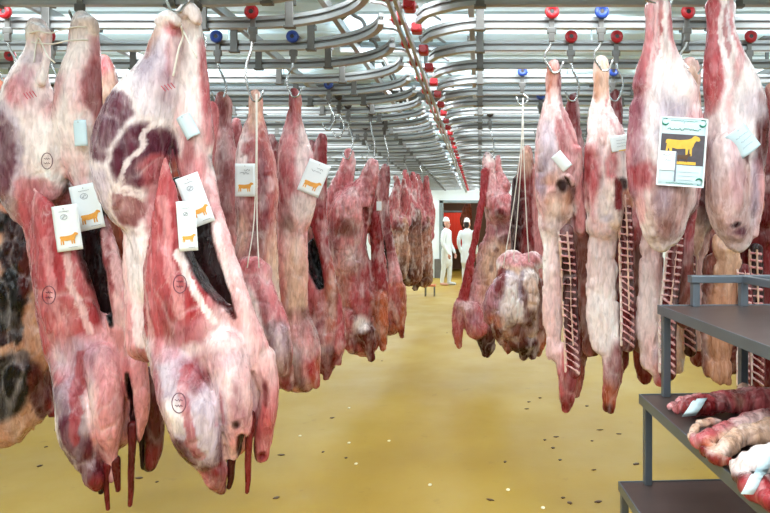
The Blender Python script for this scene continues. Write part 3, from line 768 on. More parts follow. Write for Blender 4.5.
T(I1, 'whole veal carcass with rounded rump facing the aisle, nearest of the aisle file', 'carcass', 'veal carcasses along the aisle')
G4 = flesh('veal_carcass', 4.1, [
    L([(322,138,5),(319,156,8),(316,188,11),(316,220,11),(323,252,8),(331,288,8),(337,320,8),(336,345,10)], .85, .02, 'rR'),
    L([(304,236,6),(308,262,9),(315,300,12),(322,335,14)], .8, .02, 'pR'),
    L([(316,250,14,.12),(322,300,18,.1)], .4, .02, 'XD', lock=True),
    L([(322,315,19,.04),(325,342,18,.03),(324,362,13,.02)], .8, .03), L([(329,352,9,-.02),(328,368,6,-.02),(326,377,4,-.02)], .9, .02, 'dr'), L([(338,345,7),(339,362,4)], .9, .02, 'pd'),
    L([(306,232,5,-.06),(313,262,6,-.04),(320,286,3,-.05)], 4, .008, 'X', True)],
 'PpB', [('e',316,230,11,7,0,'R',.9,.4), ('e',322,310,9,22,0,'B',.5,.5), ('e',328,372,9,8,0,'r',.9,.4), ('e',333,300,6,34,0,'c',.6,.5), ('e',318,340,8,16,0,'G',.4,.5), ('l',[(340,250),(342,300),(340,350)],3,'p',.7)], h=.011, seed=42, crunch=.55)
T(G4, 'whole veal carcass with open dark slit, between the tilted card beef and the aisle file', 'carcass', 'veal carcasses along the aisle')
J = flesh('veal_carcass', 6.55, [
    L([(385,168,5),(383,178,7),(381,195,8),(382,220,8),(388,250,8),(394,280,9)], .85, .02, 'rP'), L([(376,172,4,.1),(374,195,7,.1),(376,240,8,.08)], .85, .02, 'pP'),
    L([(378,235,6,.08),(384,275,9,.07),(388,305,12,.06),(390,325,11,.06)], .85, .03), L([(396,290,10),(398,310,9),(400,326,5)], .85, .02, 'pO'), L([(383,322,6,-.04),(384,334,4,-.05),(385,343,2.8,-.05)], .9, .012, 'Or'), L([(398,320,5),(401,330,3.4),(402,336,2.6)], .9, .012, 'Or'),
    L([(378,225,2.5,-.03),(382,250,4,-.03),(386,275,2,-.03)], 3, .01, 'XD', True)],
    'PpB', [('e',378,206,6,6,0,'C',.9,.3), ('e',394,300,7,18,0,'p',.7,.5), ('e',396,328,6,4,0,'O',.8,.4)], h=.014, seed=43, crunch=.6)
T(J, 'slender veal carcass with a long slit, second of the aisle file', 'carcass', 'veal carcasses along the aisle')
K4 = []
for i, (cx, top, bot, w, D, dy) in enumerate([(408,172,285,16,9.42,0),(421,176,288,13,9.83,0),(399,178,282,11,9.0,0),(424,190,284,8,10.6,0)]):
    m = (top+bot)/2
    K4.append(flesh('half_beef', D, [
        L([(cx-3,top,3),(cx-2,top+10,4.5),(cx-4,top+26,w*.62),(cx-3,top+46,w*.8)], .9, .03, 'pP'), L([(cx+5,top+2,3,.08),(cx+6,top+20,5,.08),(cx+6,top+46,w*.6,.08)], .9, .03, 'p'),
        L([(cx,top+44,w*.8),(cx,m+10,w*.9),(cx+1,bot-26,w*.9),(cx+2,bot-10,w*.75)], .7, .03), L([(cx-w*.4,bot-18,w*.4),(cx-w*.4,bot,3)], .8, .03, 'dD')],
        'BcO', [('e',cx-3,top+34,w*.6,14,0,'p',.7,.4), ('s',[(cx-w*.6,top+56),(cx-w*.5,bot-14)],w*.5,5.5,'d','c',.38), ('s',[(cx+w*.5,top+60),(cx+w*.4,bot-20)],w*.4,7.5,'D','B',.35), ('e',cx,top+50,w*.6,6,0,'D',.6,.4), ('e',cx,bot-12,w,12,0,'D',.7,.5)], h=.015, seed=50+i, amp=.018, crunch=.8))
for o, lab in zip(K4, ['brown ribbed beef side in the far cluster before the doorway, with plump pale rump', 'brown beef side in the far cluster, closest to the red topped stool', 'brown beef side in the far cluster, tucked behind the slender veal', 'thin beef side hanging farthest back beside the white door wall']): T(o, lab, 'beef', 'far beef cluster')

# --- the middle pair across the aisle
LV = flesh('veal_carcass', 6.14, [
    L([(488,156,4),(489,164,6),(490,178,7),(494,194,11),(502,208,17)], .85, .02, 'Pw'), L([(498,158,3,.02),(499,170,4,.03),(503,186,9,.03)], .85, .02, 'P'),
    L([(504,212,19,.03),(503,232,18,.04),(497,255,19,.06),(490,280,19,.06),(482,300,20,.05),(477,318,18,.04)], .6, .025),
    L([(485,172,3.5,-.05),(481,205,3.5,-.07),(474,245,4,-.08),(466,285,4.5,-.07),(460,310,5,-.06)], .8, .012, 'R', lock=True),
    L([(462,306,9,-.05),(458,326,6.5,-.05),(459,345,4,-.05)], .9, .015, 'pO'), L([(472,312,10,-.08),(478,328,12,-.08)], .9, .015, 'Pp'), L([(484,330,11,-.05),(487,344,9,-.04),(487,352,6,-.04)], .9, .015, 'rd'), L([(500,325,9),(506,340,6)], .9, .015, 'Od')],
    'pPM', [('e',505,202,17,20,0,'p',1,.3), ('e',498,190,8,10,0,'P',.9,.4), ('e',508,228,15,14,0,'M',.9,.3), ('e',497,262,18,24,12,'C',.9,.3), ('e',508,240,9,6,0,'d',.7,.3), ('e',489,290,10,12,0,'c',.7,.4), ('e',500,214,5,5,0,'d',.7,.3), ('e',512,250,3,4,0,'d',.8,.3), ('e',496,250,2.5,3,0,'B',.8,.3), ('e',491,268,2.5,3,0,'B',.8,.3), ('e',502,272,2.5,3,0,'B',.8,.3),
     ('e',484,345,12,9,0,'D',.8,.4), ('e',472,316,8,8,0,'M',.8,.5), ('e',466,304,9,6,0,'W',.5,.5), ('e',490,158,5,6,0,'W',.7,.4), ('l',[(491,165),(492,200)],3,'P',.6)], h=.0115, seed=61, amp=.013, crunch=.5)
T(LV, 'pink veal carcass with a red flank strip, first across the aisle before the doorway', 'carcass')
LB = flesh('veal_carcass', 5.6, [
    L([(527,150,5),(526,165,8),(524,200,9),(526,240,10),(530,280,12)], .85, .02, 'Rr'), L([(516,180,4),(516,215,6),(518,250,7)], .8, .02, 'rD'), L([(538,170,6),(540,220,8),(540,270,9)], .8, .02, 'pP')],
    'RpP', [('e',520,215,3,30,0,'D',.8,.4), ('e',526,160,7,16,0,'C',.7,.5)], h=.013, seed=62)
T(LB, 'red veal flank showing behind the twine of the slung forequarter', 'carcass')
MQ = flesh('beef_forequarter', 4.5, [
    L([(503,264,7),(512,258,8),(522,262,8),(532,258,8),(540,263,7)], .9, .015, 'PW'),
    L([(518,275,22),(518,300,25),(520,325,22),(526,342,14)], .8, .025), L([(500,285,9,-.09),(495,302,12,-.07),(491,318,8,-.04)], .9, .015, 'rM'),
    L([(508,285,13,-.1),(508,312,14,-.12),(504,330,9,-.08)], .85, .015, 'WG'), L([(528,280,10,-.1),(529,300,11,-.11),(524,318,10,-.1)], .85, .015, 'CW'),
    L([(512,330,13,-.08),(518,342,10,-.06)], .85, .015, 'Bd'), L([(538,285,9,.0),(541,312,10,.0),(540,338,8,.0),(537,352,5,.02)], .9, .015, 'OB'), L([(526,344,10,-.04),(523,356,4.5,-.03)], .9, .015, 'dD'), L([(498,326,8,-.06),(501,338,6,-.05),(508,349,5,-.04)], .9, .015, 'Od'), L([(532,345,6,-.03),(533,356,3.5,-.03)], .9, .015, 'dr')],
    'WCB', [('e',521,258,24,7,0,'P',1,.3), ('e',500,282,4.5,16,6,'r',.95,.2), ('e',512,298,10,24,0,'W',.9,.25), ('e',520,284,3,18,4,'g',.8,.3), ('e',530,290,7,14,0,'C',.8,.4), ('e',524,300,3,20,-10,'d',.8,.3), ('e',496,318,8,7,0,'O',.8,.4), ('e',516,328,12,9,0,'B',.8,.4), ('e',528,316,6,10,15,'d',.8,.3), ('e',524,350,14,8,0,'D',.8,.4), ('e',540,320,7,20,0,'B',.7,.4), ('e',506,330,5,5,0,'c',.8,.4), ('e',494,300,5,10,0,'M',.8,.4)], h=.0095, seed=63, amp=.012, nf=12, crunch=.7)
T(MQ, 'beef forequarter with white fat, slung on long twine beside the aisle', 'beef')

# --- beef sides hung edge-on with their backbones showing
def back_bone(o, D, path, r, n, flat=.8, seed=1, dy=-.03, cols='rD'):
    # dark red meat strip with a pale ladder of vertebra edges, slanting into ribs lower down
    pts = crom(path, 8); top, bot = path[0][1], path[-1][1]; n = int((bot-top)/7.0); limbs = []
    rnd = random.Random(seed)
    for k in range(n):
        y = top+(k+.5)*(bot-top)/n; i = int(np.argmin(np.abs(pts[:,1]-y))); x = pts[i][0]
        sl = .15 if k < n*.55 else .9
        a = rnd.uniform(.75,1); limbs.append(L([(x-r*a, y-r*sl*.6, 0.85, dy-.008), (x, y, 1.05, dy-.024), (x+r*.75, y+r*sl*.7, .8, dy-.008)], 1, .003, 'wP'))
    limbs.append(L([(p[0]-r*.95, p[1], 1.2, dy-.004) for p in path], 1, .004, 'WC'))
    limbs.append(L([(p[0]+r*.15, p[1], 1.0, dy-.03) for p in path[:max(2,len(path)-1)]], 1, .004, 'wC'))
    limbs.append(L([(p[0], p[1], r, dy+.012) for p in path], .55, .008, cols))
    return flesh('backbone', D, limbs, cols+'d', [], h=.0055, amp=.002, seed=seed, parent=o, root=o['_o'], sharp=True)
def side(D, leg, flank, spine, second, neck, ops, base, lab, seed, cols=None, h=.0105, extra=(), fcol='Ww'):
    limbs = [L(leg, .7, .02, None), L(flank, .36, .012, fcol, lock=True)]
    fx, fy, fr = flank[-1][:3]; limbs.append(L([(fx-fr*.75,fy-12,2.5)+tuple(flank[-1][3:]), (fx-fr*.75,fy+4,2)+tuple(flank[-1][3:]), (fx+fr*.7,fy+9,2.2)+tuple(flank[-1][3:])], 1, .012, fcol, lock=True))
    if second: limbs.append(L(second, .6, .02, 'Bp'))
    if neck: limbs.append(L(neck, .8, .03, 'rp'))
    e = leg[-1]; limbs.append(L([(e[0],e[1],e[2]*.8)+tuple(e[3:]), (flank[0][0],flank[0][1]+8,flank[0][2])+tuple(flank[0][3:])], .6, .02))
    if second: limbs.append(L([(e[0],e[1],e[2]*.6,.03), (second[0][0],second[0][1]+8,second[0][2]*.8)+tuple(second[0][3:])], .6, .02))
    if neck: limbs.append(L([(flank[-1][0],flank[-1][1],flank[-1][2]*.8)+tuple(flank[-1][3:]), (neck[0][0],neck[0][1]+6,neck[0][2]*.9)], .6, .02))
    limbs += list(extra)
    o = flesh('half_beef', D, limbs, base, ops, h=h, amp=.0075, seed=seed, crunch=.4)
    T(o, lab, 'beef')
    if spine: back_bone(o, D, spine[0], spine[1], spine[2], seed=seed+3, dy=spine[3] if len(spine) > 3 else -.04)
    return o
C1 = side(3.27, [(554,66,7),(554,78,8.5),(554,98,8.5),(554,118,14),(556,145,21),(557,172,23),(556,196,20),(553,225,14)],
    [(550,215,9),(552,250,11),(553,290,11),(553,330,11),(554,352,9)], ([(566,232),(569,270),(570,310),(572,345),(573,372)],8,34),
    [(580,215,9,.07),(587,260,11,.07),(590,310,11,.07),(592,350,9,.07)], [(566,352,10),(568,375,11),(567,395,9),(566,407,6)],
    [('e',556,122,10,22,0,'W',.8,.5), ('e',546,150,9,30,0,'G',.9,.3), ('e',560,140,5,26,-12,'p',.8,.3), ('e',541,178,5,20,0,'g',.8,.3), ('e',565,118,4,18,-10,'p',.6,.4), ('e',571,160,8,36,0,'P',.7,.4), ('e',561,187,6,8,0,'D',.9,.2), ('e',569,196,5,11,10,'d',.85,.25), ('e',552,196,5,4,0,'r',.8,.3), ('e',547,204,5,3.5,20,'O',.7,.3), ('e',557,207,7,3,0,'W',.9,.3), ('e',572,210,4,7,0,'W',.9,.3), ('e',560,216,5,5,0,'D',.7,.3), ('e',550,180,9,6,0,'c',.6,.4), ('l',[(550,66),(549,104)],2,'O',.6), ('l',[(559,68),(560,108)],1.6,'r',.7), ('l',[(560,112),(576,150)],2,'p',.6), ('e',552,76,6,18,0,'O',.6,.4), ('e',560,84,3,24,0,'r',.7,.4),
     ('e',552,208,8,14,0,'C',.8,.4), ('e',565,205,8,14,0,'c',.7,.4), ('e',552,240,4,5,0,'g',.7,.4), ('e',547,318,5,12,0,'p',.6,.4), ('e',553,290,9,70,0,'W',.75,.5), ('e',566,402,8,8,0,'r',.95,.3), ('e',570,380,9,14,0,'d',.6,.4)],
    'wPW', 'half beef with small blank card and exposed backbone, next to the slung forequarter', 71, extra=[L([(556,186,3,-.14),(561,184,7,-.13),(566,190,5,-.12)],1.2,.006,'D',True), L([(546,190,8,-.03),(550,206,8,-.03),(566,212,8,-.03)],.8,.03), L([(567,176,4,-.12),(573,184,4,-.1)],.9,.008,'wP'), L([(577,150,5,-.04),(579,200,6,.0),(581,230,5,.02)],.9,.012,'Pr')])
D1 = side(3.27, [(601,62,6.5),(602,74,8.5),(601,96,9),(602,118,14),(607,145,21),(608,175,23),(606,200,22),(604,225,18)],
    [(602,215,16),(602,250,16),(602,290,17),(602,325,17),(604,345,12)], ([(624,195),(626,230),(627,270),(628,310),(628,345)],7.5,34),
    [(640,215,9,.08),(643,260,10,.08),(645,310,10,.08),(642,345,9,.08)], [(610,345,10),(612,370,11),(609,392,8),(608,408,6)],
    [('e',600,130,10,22,0,'W',.7,.5), ('e',608,168,7,16,0,'p',.9,.3), ('e',598,145,6,26,6,'w',.9,.3), ('e',622,135,6,18,-14,'P',.8,.3), ('e',603,215,10,8,0,'g',.7,.3), ('e',592,175,6,26,0,'R',.8,.4), ('e',622,165,8,30,0,'W',.7,.4), ('e',620,184,5,7,0,'D',.9,.25), ('e',624,202,5,12,0,'O',.8,.3), ('e',617,214,4,8,0,'d',.8,.3), ('e',612,186,3,6,0,'C',.9,.3), ('l',[(597,66),(596,104)],1.6,'O',.6), ('l',[(605,70),(606,108)],1.5,'p',.7), ('l',[(606,116),(622,150)],2,'P',.6), ('e',605,205,11,20,0,'W',.8,.4), ('e',601,76,9,24,0,'C',.9,.4), ('e',597,88,4,16,0,'c',.8,.4),
     ('e',602,290,14,72,0,'W',.8,.5), ('e',605,218,5,4,0,'g',.6,.4), ('e',596,312,5,8,0,'p',.4,.5), ('e',609,395,8,16,0,'O',.8,.4), ('e',608,408,6,6,0,'d',.9,.4)],
    'WPw', 'beef side with a yellow edged card folded on the haunch, below the blue wheel', 72, extra=[L([(619,178,3,-.12),(622,190,5,-.12),(620,206,4,-.12)],1.4,.006,'dr',True), L([(614,182,5,-.08),(616,200,6,-.08),(616,222,6,-.06)],.9,.025,'cC'), L([(627,180,4,-.05),(629,205,5,-.03)],.9,.02,'CO'), L([(592,150,6,-.02),(590,180,7,.0),(591,205,6,.0)],.9,.03,'pR')])
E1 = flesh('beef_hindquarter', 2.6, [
    L([(657,-8,8),(658,8,11),(657,28,10),(658,48,14),(662,75,25),(666,105,32),(666,140,34),(664,175,33),(664,205,29),(663,228,21),(661,242,11)], .6, .015),
    L([(650,8,5,-.03),(649,30,4.5,-.03),(647,55,5,-.03),(642,85,8,-.02)], 1, .03, 'pP'), L([(665,6,6,-.03),(668,30,5,-.04),(672,55,7,-.05),(684,90,13,-.04)], .9, .03, 'PW'),
    L([(640,110,10,.0),(638,150,12,.0),(642,190,12,.0)], .8, .03, 'uP'), L([(690,120,10,-.02),(692,160,9,-.02),(686,195,8,-.02)], .8, .03, 'PW'), L([(664,150,20,-.06),(662,195,20,-.06),(660,225,13,-.04)], .6, .02)],
 'WWG', [('e',641,70,9,46,12,'p',.7,.4), ('e',634,130,8,60,0,'u',.7,.4), ('e',677,82,15,28,-10,'W',.95,.4), ('e',668,112,16,12,0,'g',.7,.5), ('e',641,178,14,15,0,'R',.9,.25), ('e',660,60,5,26,0,'W',.7,.5), ('e',668,22,3,28,0,'R',.7,.3), ('l',[(652,0),(650,50),(642,90)],2,'w',.8), ('l',[(662,0),(661,40),(666,80)],2,'W',.8), ('l',[(657,0),(656,60)],1.6,'p',.8), ('e',650,22,4,30,0,'P',.6,.5),  # white on the upper thigh is partly painted glare
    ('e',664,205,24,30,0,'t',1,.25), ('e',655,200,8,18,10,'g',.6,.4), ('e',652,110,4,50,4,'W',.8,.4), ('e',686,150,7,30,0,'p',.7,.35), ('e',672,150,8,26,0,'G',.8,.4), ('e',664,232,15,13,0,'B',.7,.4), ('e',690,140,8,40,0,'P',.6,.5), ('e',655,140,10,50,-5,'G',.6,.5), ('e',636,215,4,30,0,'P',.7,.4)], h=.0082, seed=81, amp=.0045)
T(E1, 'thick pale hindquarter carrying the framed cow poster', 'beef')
F1 = flesh('beef_hindquarter', 2.6, [
    L([(720,-8,10),(721,8,13),(720,28,12),(722,50,16),(728,75,24),(734,105,30),(735,140,30),(734,175,28),(734,205,27),(736,228,20),(738,242,11)], .6, .015),
    L([(712,6,6,-.02),(713,30,5,-.03),(712,55,7,-.04),(712,80,9,-.04),(714,108,7,-.02)], .9, .03, 'pR'), L([(729,6,6,-.02),(731,30,5,-.04),(738,60,8,-.05),(752,95,12,-.04),(760,125,8,-.03)], .9, .03, 'WG'),
    L([(752,110,13,-.02),(757,140,11,-.02),(753,175,8)], .8, .012, 'dr'), L([(728,150,18,-.06),(730,200,18,-.06),(734,228,12,-.04)], .6, .02), L([(756,165,6,-.04),(760,185,4,-.04),(757,205,5,-.03),(755,235,3,-.02)], 1, .01, 'PW')],
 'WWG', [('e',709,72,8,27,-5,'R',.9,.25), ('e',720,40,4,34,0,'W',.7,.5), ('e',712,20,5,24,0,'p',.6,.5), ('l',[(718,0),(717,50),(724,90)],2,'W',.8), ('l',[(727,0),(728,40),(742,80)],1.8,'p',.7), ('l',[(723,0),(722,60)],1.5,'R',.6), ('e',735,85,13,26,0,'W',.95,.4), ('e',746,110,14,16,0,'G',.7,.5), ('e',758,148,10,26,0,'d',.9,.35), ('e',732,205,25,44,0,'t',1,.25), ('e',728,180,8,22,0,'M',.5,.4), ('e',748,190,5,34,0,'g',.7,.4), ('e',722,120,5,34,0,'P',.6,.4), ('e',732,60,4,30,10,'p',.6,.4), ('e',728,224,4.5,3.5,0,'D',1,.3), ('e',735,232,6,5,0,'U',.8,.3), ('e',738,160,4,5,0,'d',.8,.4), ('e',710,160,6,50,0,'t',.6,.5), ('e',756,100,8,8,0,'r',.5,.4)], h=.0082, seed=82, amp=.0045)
T(F1, 'thick pale hindquarter with a crumpled blue card, above the shelf stand', 'beef')
# rib flanks hanging behind those hindquarters
E2 = side(3.27, [(690,66,8),(690,78,11),(688,95,12),(686,120,16),(684,160,22),(680,200,20)],
    [(648,235,9,.0),(650,270,13),(650,310,14),(650,345,13),(650,362,9)], ([(676,205),(676,240),(672,280),(668,320),(668,372)],9,40,-.05),
    [(690,205,8,.04),(686,260,9,.06),(684,320,9,.06)], [(660,355,12),(662,378,9)],
    [('e',690,80,11,18,0,'C',.8,.4), ('e',694,100,5,20,0,'c',.8,.4), ('e',650,300,10,60,0,'W',.8,.5), ('e',650,345,6,16,0,'g',.8,.4), ('e',688,200,9,20,0,'D',.7,.4)],
    'wPd', 'beef side with pale flank and meaty backbone, hanging behind the poster hindquarter', 73)
arch = L([(704,215,6,-.04),(700,235,7,-.05),(692,260,8,-.05),(686,300,9,-.05),(680,345,10,-.05),(678,368,8,-.05)], .5, .015, 'WC')
E3 = side(3.69, [(712,120,12),(706,170,16),(702,220,14)], [(700,240,8),(696,290,10),(692,340,11)], ([(690,260),(688,300),(690,350)],7,22,-.08), None, None,
    [('e',706,200,14,30,0,'D',.8,.4)], 'drp', 'beef rib flank curving like an arch behind the upper shelf rail', 74, fcol='Ow', extra=[arch])
F2 = side(3.27, [(748,150,16),(746,190,18),(740,225,18)], [(722,240,10,-.02),(728,262,14,-.02),(726,300,13),(722,345,12),(722,375,11)], ([(744,270),(746,310),(744,350),(744,385)],7,24), 
    [(712,262,8,.05),(710,310,9,.05),(710,370,9,.05)], None,
    [('e',726,260,14,18,0,'O',.6,.4), ('e',718,330,5,40,0,'O',.5,.4), ('e',732,250,10,6,0,'Y',.8,.4), ('e',722,330,9,60,0,'C',.7,.5), ('e',752,170,12,30,0,'d',.8,.4)], 'OCd', 'orange tinted beef rib piece hanging directly behind the top shelf', 75, fcol='cC')
G9 = side(3.4, [(772,90,7),(772,130,13),(770,170,16),(766,215,18)], [(764,230,14),(766,280,15),(766,330,15),(766,385,13)], ([(756,250),(757,300),(758,350),(758,385)],7,30), None, None,
    [('e',764,250,16,30,0,'d',.7,.4), ('e',766,320,14,50,0,'r',.6,.5)], 'rdC', 'dark red beef side at the outer end of the row, behind the crumpled blue card', 76, fcol='dr')
# darker second sides one rail back
def back_side(px, D, top, bot, w, lab, seed, base='rpB', h=.014):
    o = flesh('half_beef', D, [L([(px,top,5),(px,top+12,7.5),(px,top+34,8),(px+1,top+60,w*.9),(px+1,top+95,w)], .8, .02, 'rP'), L([(px+1,top+90,w),(px+2,(top+bot)/2+20,w*.95),(px+2,bot-40,w*.9),(px,bot-8,w*.5)], .6, .02)],
        base, [('e',px,top+20,8,22,0,'r',.8,.4), ('e',px-4,top+70,w*.5,30,0,'C',.6,.5), ('e',px,bot-60,w,40,0,'d',.5,.5)], h=h, seed=seed, amp=.01, crunch=.6)
    return T(o, lab, 'beef')
C2 = back_side(573, 3.69, 96, 402, 14, 'dark shanked beef side one rail behind the blank card side', 91)
D2 = back_side(615, 3.69, 95, 392, 14, 'dark shanked beef side one rail behind the yellow edged card side', 92)
H1 = back_side(645, 4.2, 110, 385, 16, 'reddish beef side between the yellow edged card side and the poster hindquarter, farther back', 93)
H2 = back_side(735, 4.4, 120, 372, 22, 'reddish beef side deep behind the stand, framed by its rail posts', 94, 'drd')
H3 = back_side(700, 4.7, 125, 365, 20, 'reddish beef side deep behind the arched rib flank', 95, 'drB')
H4 = back_side(770, 4.2, 120, 380, 22, 'reddish beef side deep behind the outermost beef', 96, 'drd')
W1 = back_side(236, 4.5, 122, 330, 13, 'beef side hidden behind the red shanked side, its pale hock showing', 97, 'pCP')
W2 = back_side(272, 4.5, 138, 335, 13, 'beef side glimpsed between the twined side and its neighbour', 98, 'pCP')
W3 = back_side(312, 4.9, 145, 330, 12, 'red beef side glimpsed behind the tilted card', 99, 'rpP')
# ------------------------------------------------------------------ hooks, trolleys, twine
HG = 'hooks on the rails'
trolley(84, 2.93, 'black', 'steel hook above the outermost near veal', (84,22), 1)
trolley(183, 2.5, 'red', 'steel hook with red wheel above the largest near veal', (182,12), 1)
trolley(551, 3.27, 'red', 'steel hook under a red wheel, holding the blank card beef side', (553,72))
trolley(600, 3.27, 'blue', 'steel hook under a blue wheel, holding the yellow edged card beef side', (602,70))
trolley(652, 2.6, 'blue', 'steel hook through the shank of the poster hindquarter', (659,8), -1)
trolley(716, 2.6, 'blue', 'steel hook through the shank above the crumpled blue card', (722,6), -1)
trolley(685, 3.27, 'red', 'steel hook under a red wheel, just beside the poster hindquarter shank', (691,74))
trolley(570, 3.69, 'red', 'steel hook under a red wheel one rail behind the blank card beef', (573,100), 1)
trolley(615, 3.69, 'red', 'steel hook under a red wheel one rail behind the yellow edged card beef', (615,100), 1)
trolley(747, 3.69, 'red', 'red wheeled trolley over the crumpled blue card hindquarter', (752,150), 1)
trolley(220, 3.69, 'blue', 'steel hook under a blue wheel holding the narrow red shanked beef', (223,100), 1)
trolley(255, 3.27, 'red', 'steel hook under a red wheel holding the twined beef side', (256,100))
trolley(295, 3.69, 'blue', 'steel hook under a blue wheel holding the tilted card beef side', (295,96), -1)
trolley(490, 6.14, 'black', 'small steel hook of the pink veal across the aisle', (490,160), 1)
trolley(522, 4.5, 'blue', 'steel hook with blue wheel carrying the twine of the slung forequarter', (523,104), 1)
for px, d, py, lab in ((349,5.73,158,'small steel hook of the nearest aisle file veal, rear leg'),(371,5.73,170,'small steel hook of the nearest aisle file veal, front leg'),(385,6.55,172,'small steel hook of the slender aisle file veal'),(405,9.42,176,'tiny steel hook of the plump far cluster beef'),(420,9.83,180,'tiny steel hook of the far cluster beef by the stool')):
    trolley(px, d, 'black', lab, (px,py), 1)
for px, d, wh, lab in ((12,3.27,'red','red wheel trolley parked above the near veal shank tied with twine'),(55,3.68,'red','red wheel trolley seen between the two shanks of the outermost veal'),(16,4.09,'red','red wheel trolley low beside the tied shank'),
        (200,2.93,'red','red wheel trolley parked by the top shank of the largest veal'),(340,5.32,'black','empty black trolley above the aisle file'),(366,6.96,'black','empty black trolley above the second aisle file veal'),(612,4.5,'blue','empty blue wheel trolley far behind the yellow edged card beef'),(540,5.32,'blue','empty blue wheel trolley behind the blank card beef'),(330,4.91,'blue','empty blue wheel trolley near the tilted card')):
    trolley(px, d, wh, lab, None, 1)

def fp(px, py, o, off=.006):
    f = None
    for dx in (0,2,-2,4,-4,7,-7,10,-10):
        f = front(px+dx, py, o)
        if f is not None: break
    if f is None: raise RuntimeError(('miss', px, py))
    d = (f[0]-Vector((0,0,EYE))).normalized()
    return f[0]-d*off
# twine round the shanks
cord('shank_twine', [fp(30,33,A),fp(38,31,A),wp(50,33,2.8),wp(62,30,2.8),fp(76,27,A),fp(86,27,A)], .0035, 'upper white twine strand lashed across both shanks of the outermost veal', 'twine')
cord('shank_twine', [fp(31,42,A),fp(38,43,A),wp(52,44,2.79),wp(66,41,2.79),fp(76,40,A),fp(88,40,A)], .0035, 'lower white twine strand lashed across both shanks of the outermost veal', 'twine')
cord('shank_twine', [fp(34,62,A,.008),fp(35,52,A,.008),fp(38,38,A,.008),fp(43,46,A,.008),wp(48,56,2.72),wp(55,63,2.72)], .0035, 'loose twine tail knotted round the shank of the outermost near veal', 'twine')
cord('shank_twine', [fp(181,26,B,.008),fp(183,36,B,.008),fp(179,48,B,.008),fp(176,62,B,.008),fp(173,76,B,.008)], .004, 'thick twine strand down the shank of the largest near veal', 'twine')
cord('shank_twine', [fp(183,30,B,.008),wp(190,44,2.36),wp(197,58,2.36)], .0035, 'twine tail sticking out from the shank of the largest near veal', 'twine')
y = 3.12
cord('sling_twine', [wp(256,94,3.24),wp(256,150,3.12),wp(254,220,3.06),wp(247,268,3.02)], .0028, 'twine strand before the twined beef, tied to the outer corner of the pink forequarter', 'twine')
cord('sling_twine', [wp(257,94,3.24),wp(257,150,3.11),wp(257,220,3.06),wp(259,268,3.0)], .0028, 'twine strand before the twined beef, tied to the middle of the pink forequarter', 'twine')
for e, lab in (((503,268),'twine strand from the blue wheel hook to the aisle corner of the slung forequarter'),((513,264),'twine strand from the blue wheel hook to the middle of the slung forequarter'),((529,262),'twine strand from the blue wheel hook to the inner corner of the slung forequarter')):
    cord('sling_twine', [wp(523,98,4.45),wp(523+(e[0]-523)*.12,150,4.42),wp(523+(e[0]-523)*.55,215,4.42),wp(e[0],e[1],4.42)], .004, lab, 'twine')

# ------------------------------------------------------------------ cards
def sheet(name, w, h, mat, parent=None, bend=0.0, wav=0.0, th=.0008, cut=0.0):
    bm = bmesh.new(); nx, nz = 8, 10; g = []
    for s in (-1,1):
        g.append([[bm.verts.new((w*(i/nx-.5), s*th/2 + bend*((i/nx-.5)**2)*4 + wav*math.sin(j*.9+i*.5), h*(j/nz-.5))) for i in range(nx+1)] for j in range(nz+1)])
    f, b = g
    for j in range(nz):
        for i in range(nx):
            bm.faces.new((f[j][i], f[j][i+1], f[j+1][i+1], f[j+1][i])); bm.faces.new((b[j][i], b[j+1][i], b[j+1][i+1], b[j][i+1]))
    for j in range(nz):
        bm.faces.new((f[j][0], f[j+1][0], b[j+1][0], b[j][0])); bm.faces.new((f[j][nx], b[j][nx], b[j+1][nx], f[j+1][nx]))
    for i in range(nx):
        bm.faces.new((f[0][i], b[0][i], b[0][i+1], f[0][i+1])); bm.faces.new((f[nz][i], f[nz][i+1], b[nz][i+1], b[nz][i]))
    return bm_obj(name, bm, mat, parent, True)
COW = [(-1,.28),(-.97,.5),(-.88,.56),(-.2,.52),(.3,.6),(.5,.7),(.62,.86),(.72,.9),(.95,.78),(1,.6),(.93,.5),(.78,.52),(.68,.35),(.62,.1),(.55,-.05),(.56,-.6),(.44,-.6),(.42,-.1),(.34,-.12),(.3,-.6),(.2,-.6),(.18,-.08),(-.3,-.14),(-.6,-.05),(-.62,-.6),(-.74,-.6),(-.76,-.15),(-.84,-.1),(-.88,-.6),(-.98,-.6),(-.95,-.05),(-.92,.25)]
def flat_shape(name, pts, mat, parent, y=-.0022, th=.0012):
    bm = bmesh.new(); vs = [bm.verts.new((x, y, z)) for x, z in pts]
    f = bm.faces.new(vs); r = bmesh.ops.extrude_face_region(bm, geom=[f])
    for v in r['geom']:
        if isinstance(v, bmesh.types.BMVert): v.co.y += th
    bmesh.ops.recalc_face_normals(bm, faces=bm.faces); bmesh.ops.triangulate(bm, faces=bm.faces)
    return bm_obj(name, bm, mat, parent)
def cow(parent, cx, cz, s, mat='ochre', y=-.0025): return flat_shape('printed_cow', [(cx+x*s, cz+z*s*.8) for x, z in COW], M[mat], parent, y)
def scribble(parent, rows, name='handwriting', mat='ink', r=.0008, y=-.0022, seed=0, amp=.004):
    rnd = random.Random(seed); bm = bmesh.new()
    for (x0, z, x1) in rows:
        n = max(4, int((x1-x0)/.0035)); add_tube(bm, [Vector((x0+(x1-x0)*i/n, y, z+rnd.uniform(-amp,amp))) for i in range(n+1)], r, 5)
    return bm_obj(name, bm, M[mat], parent)
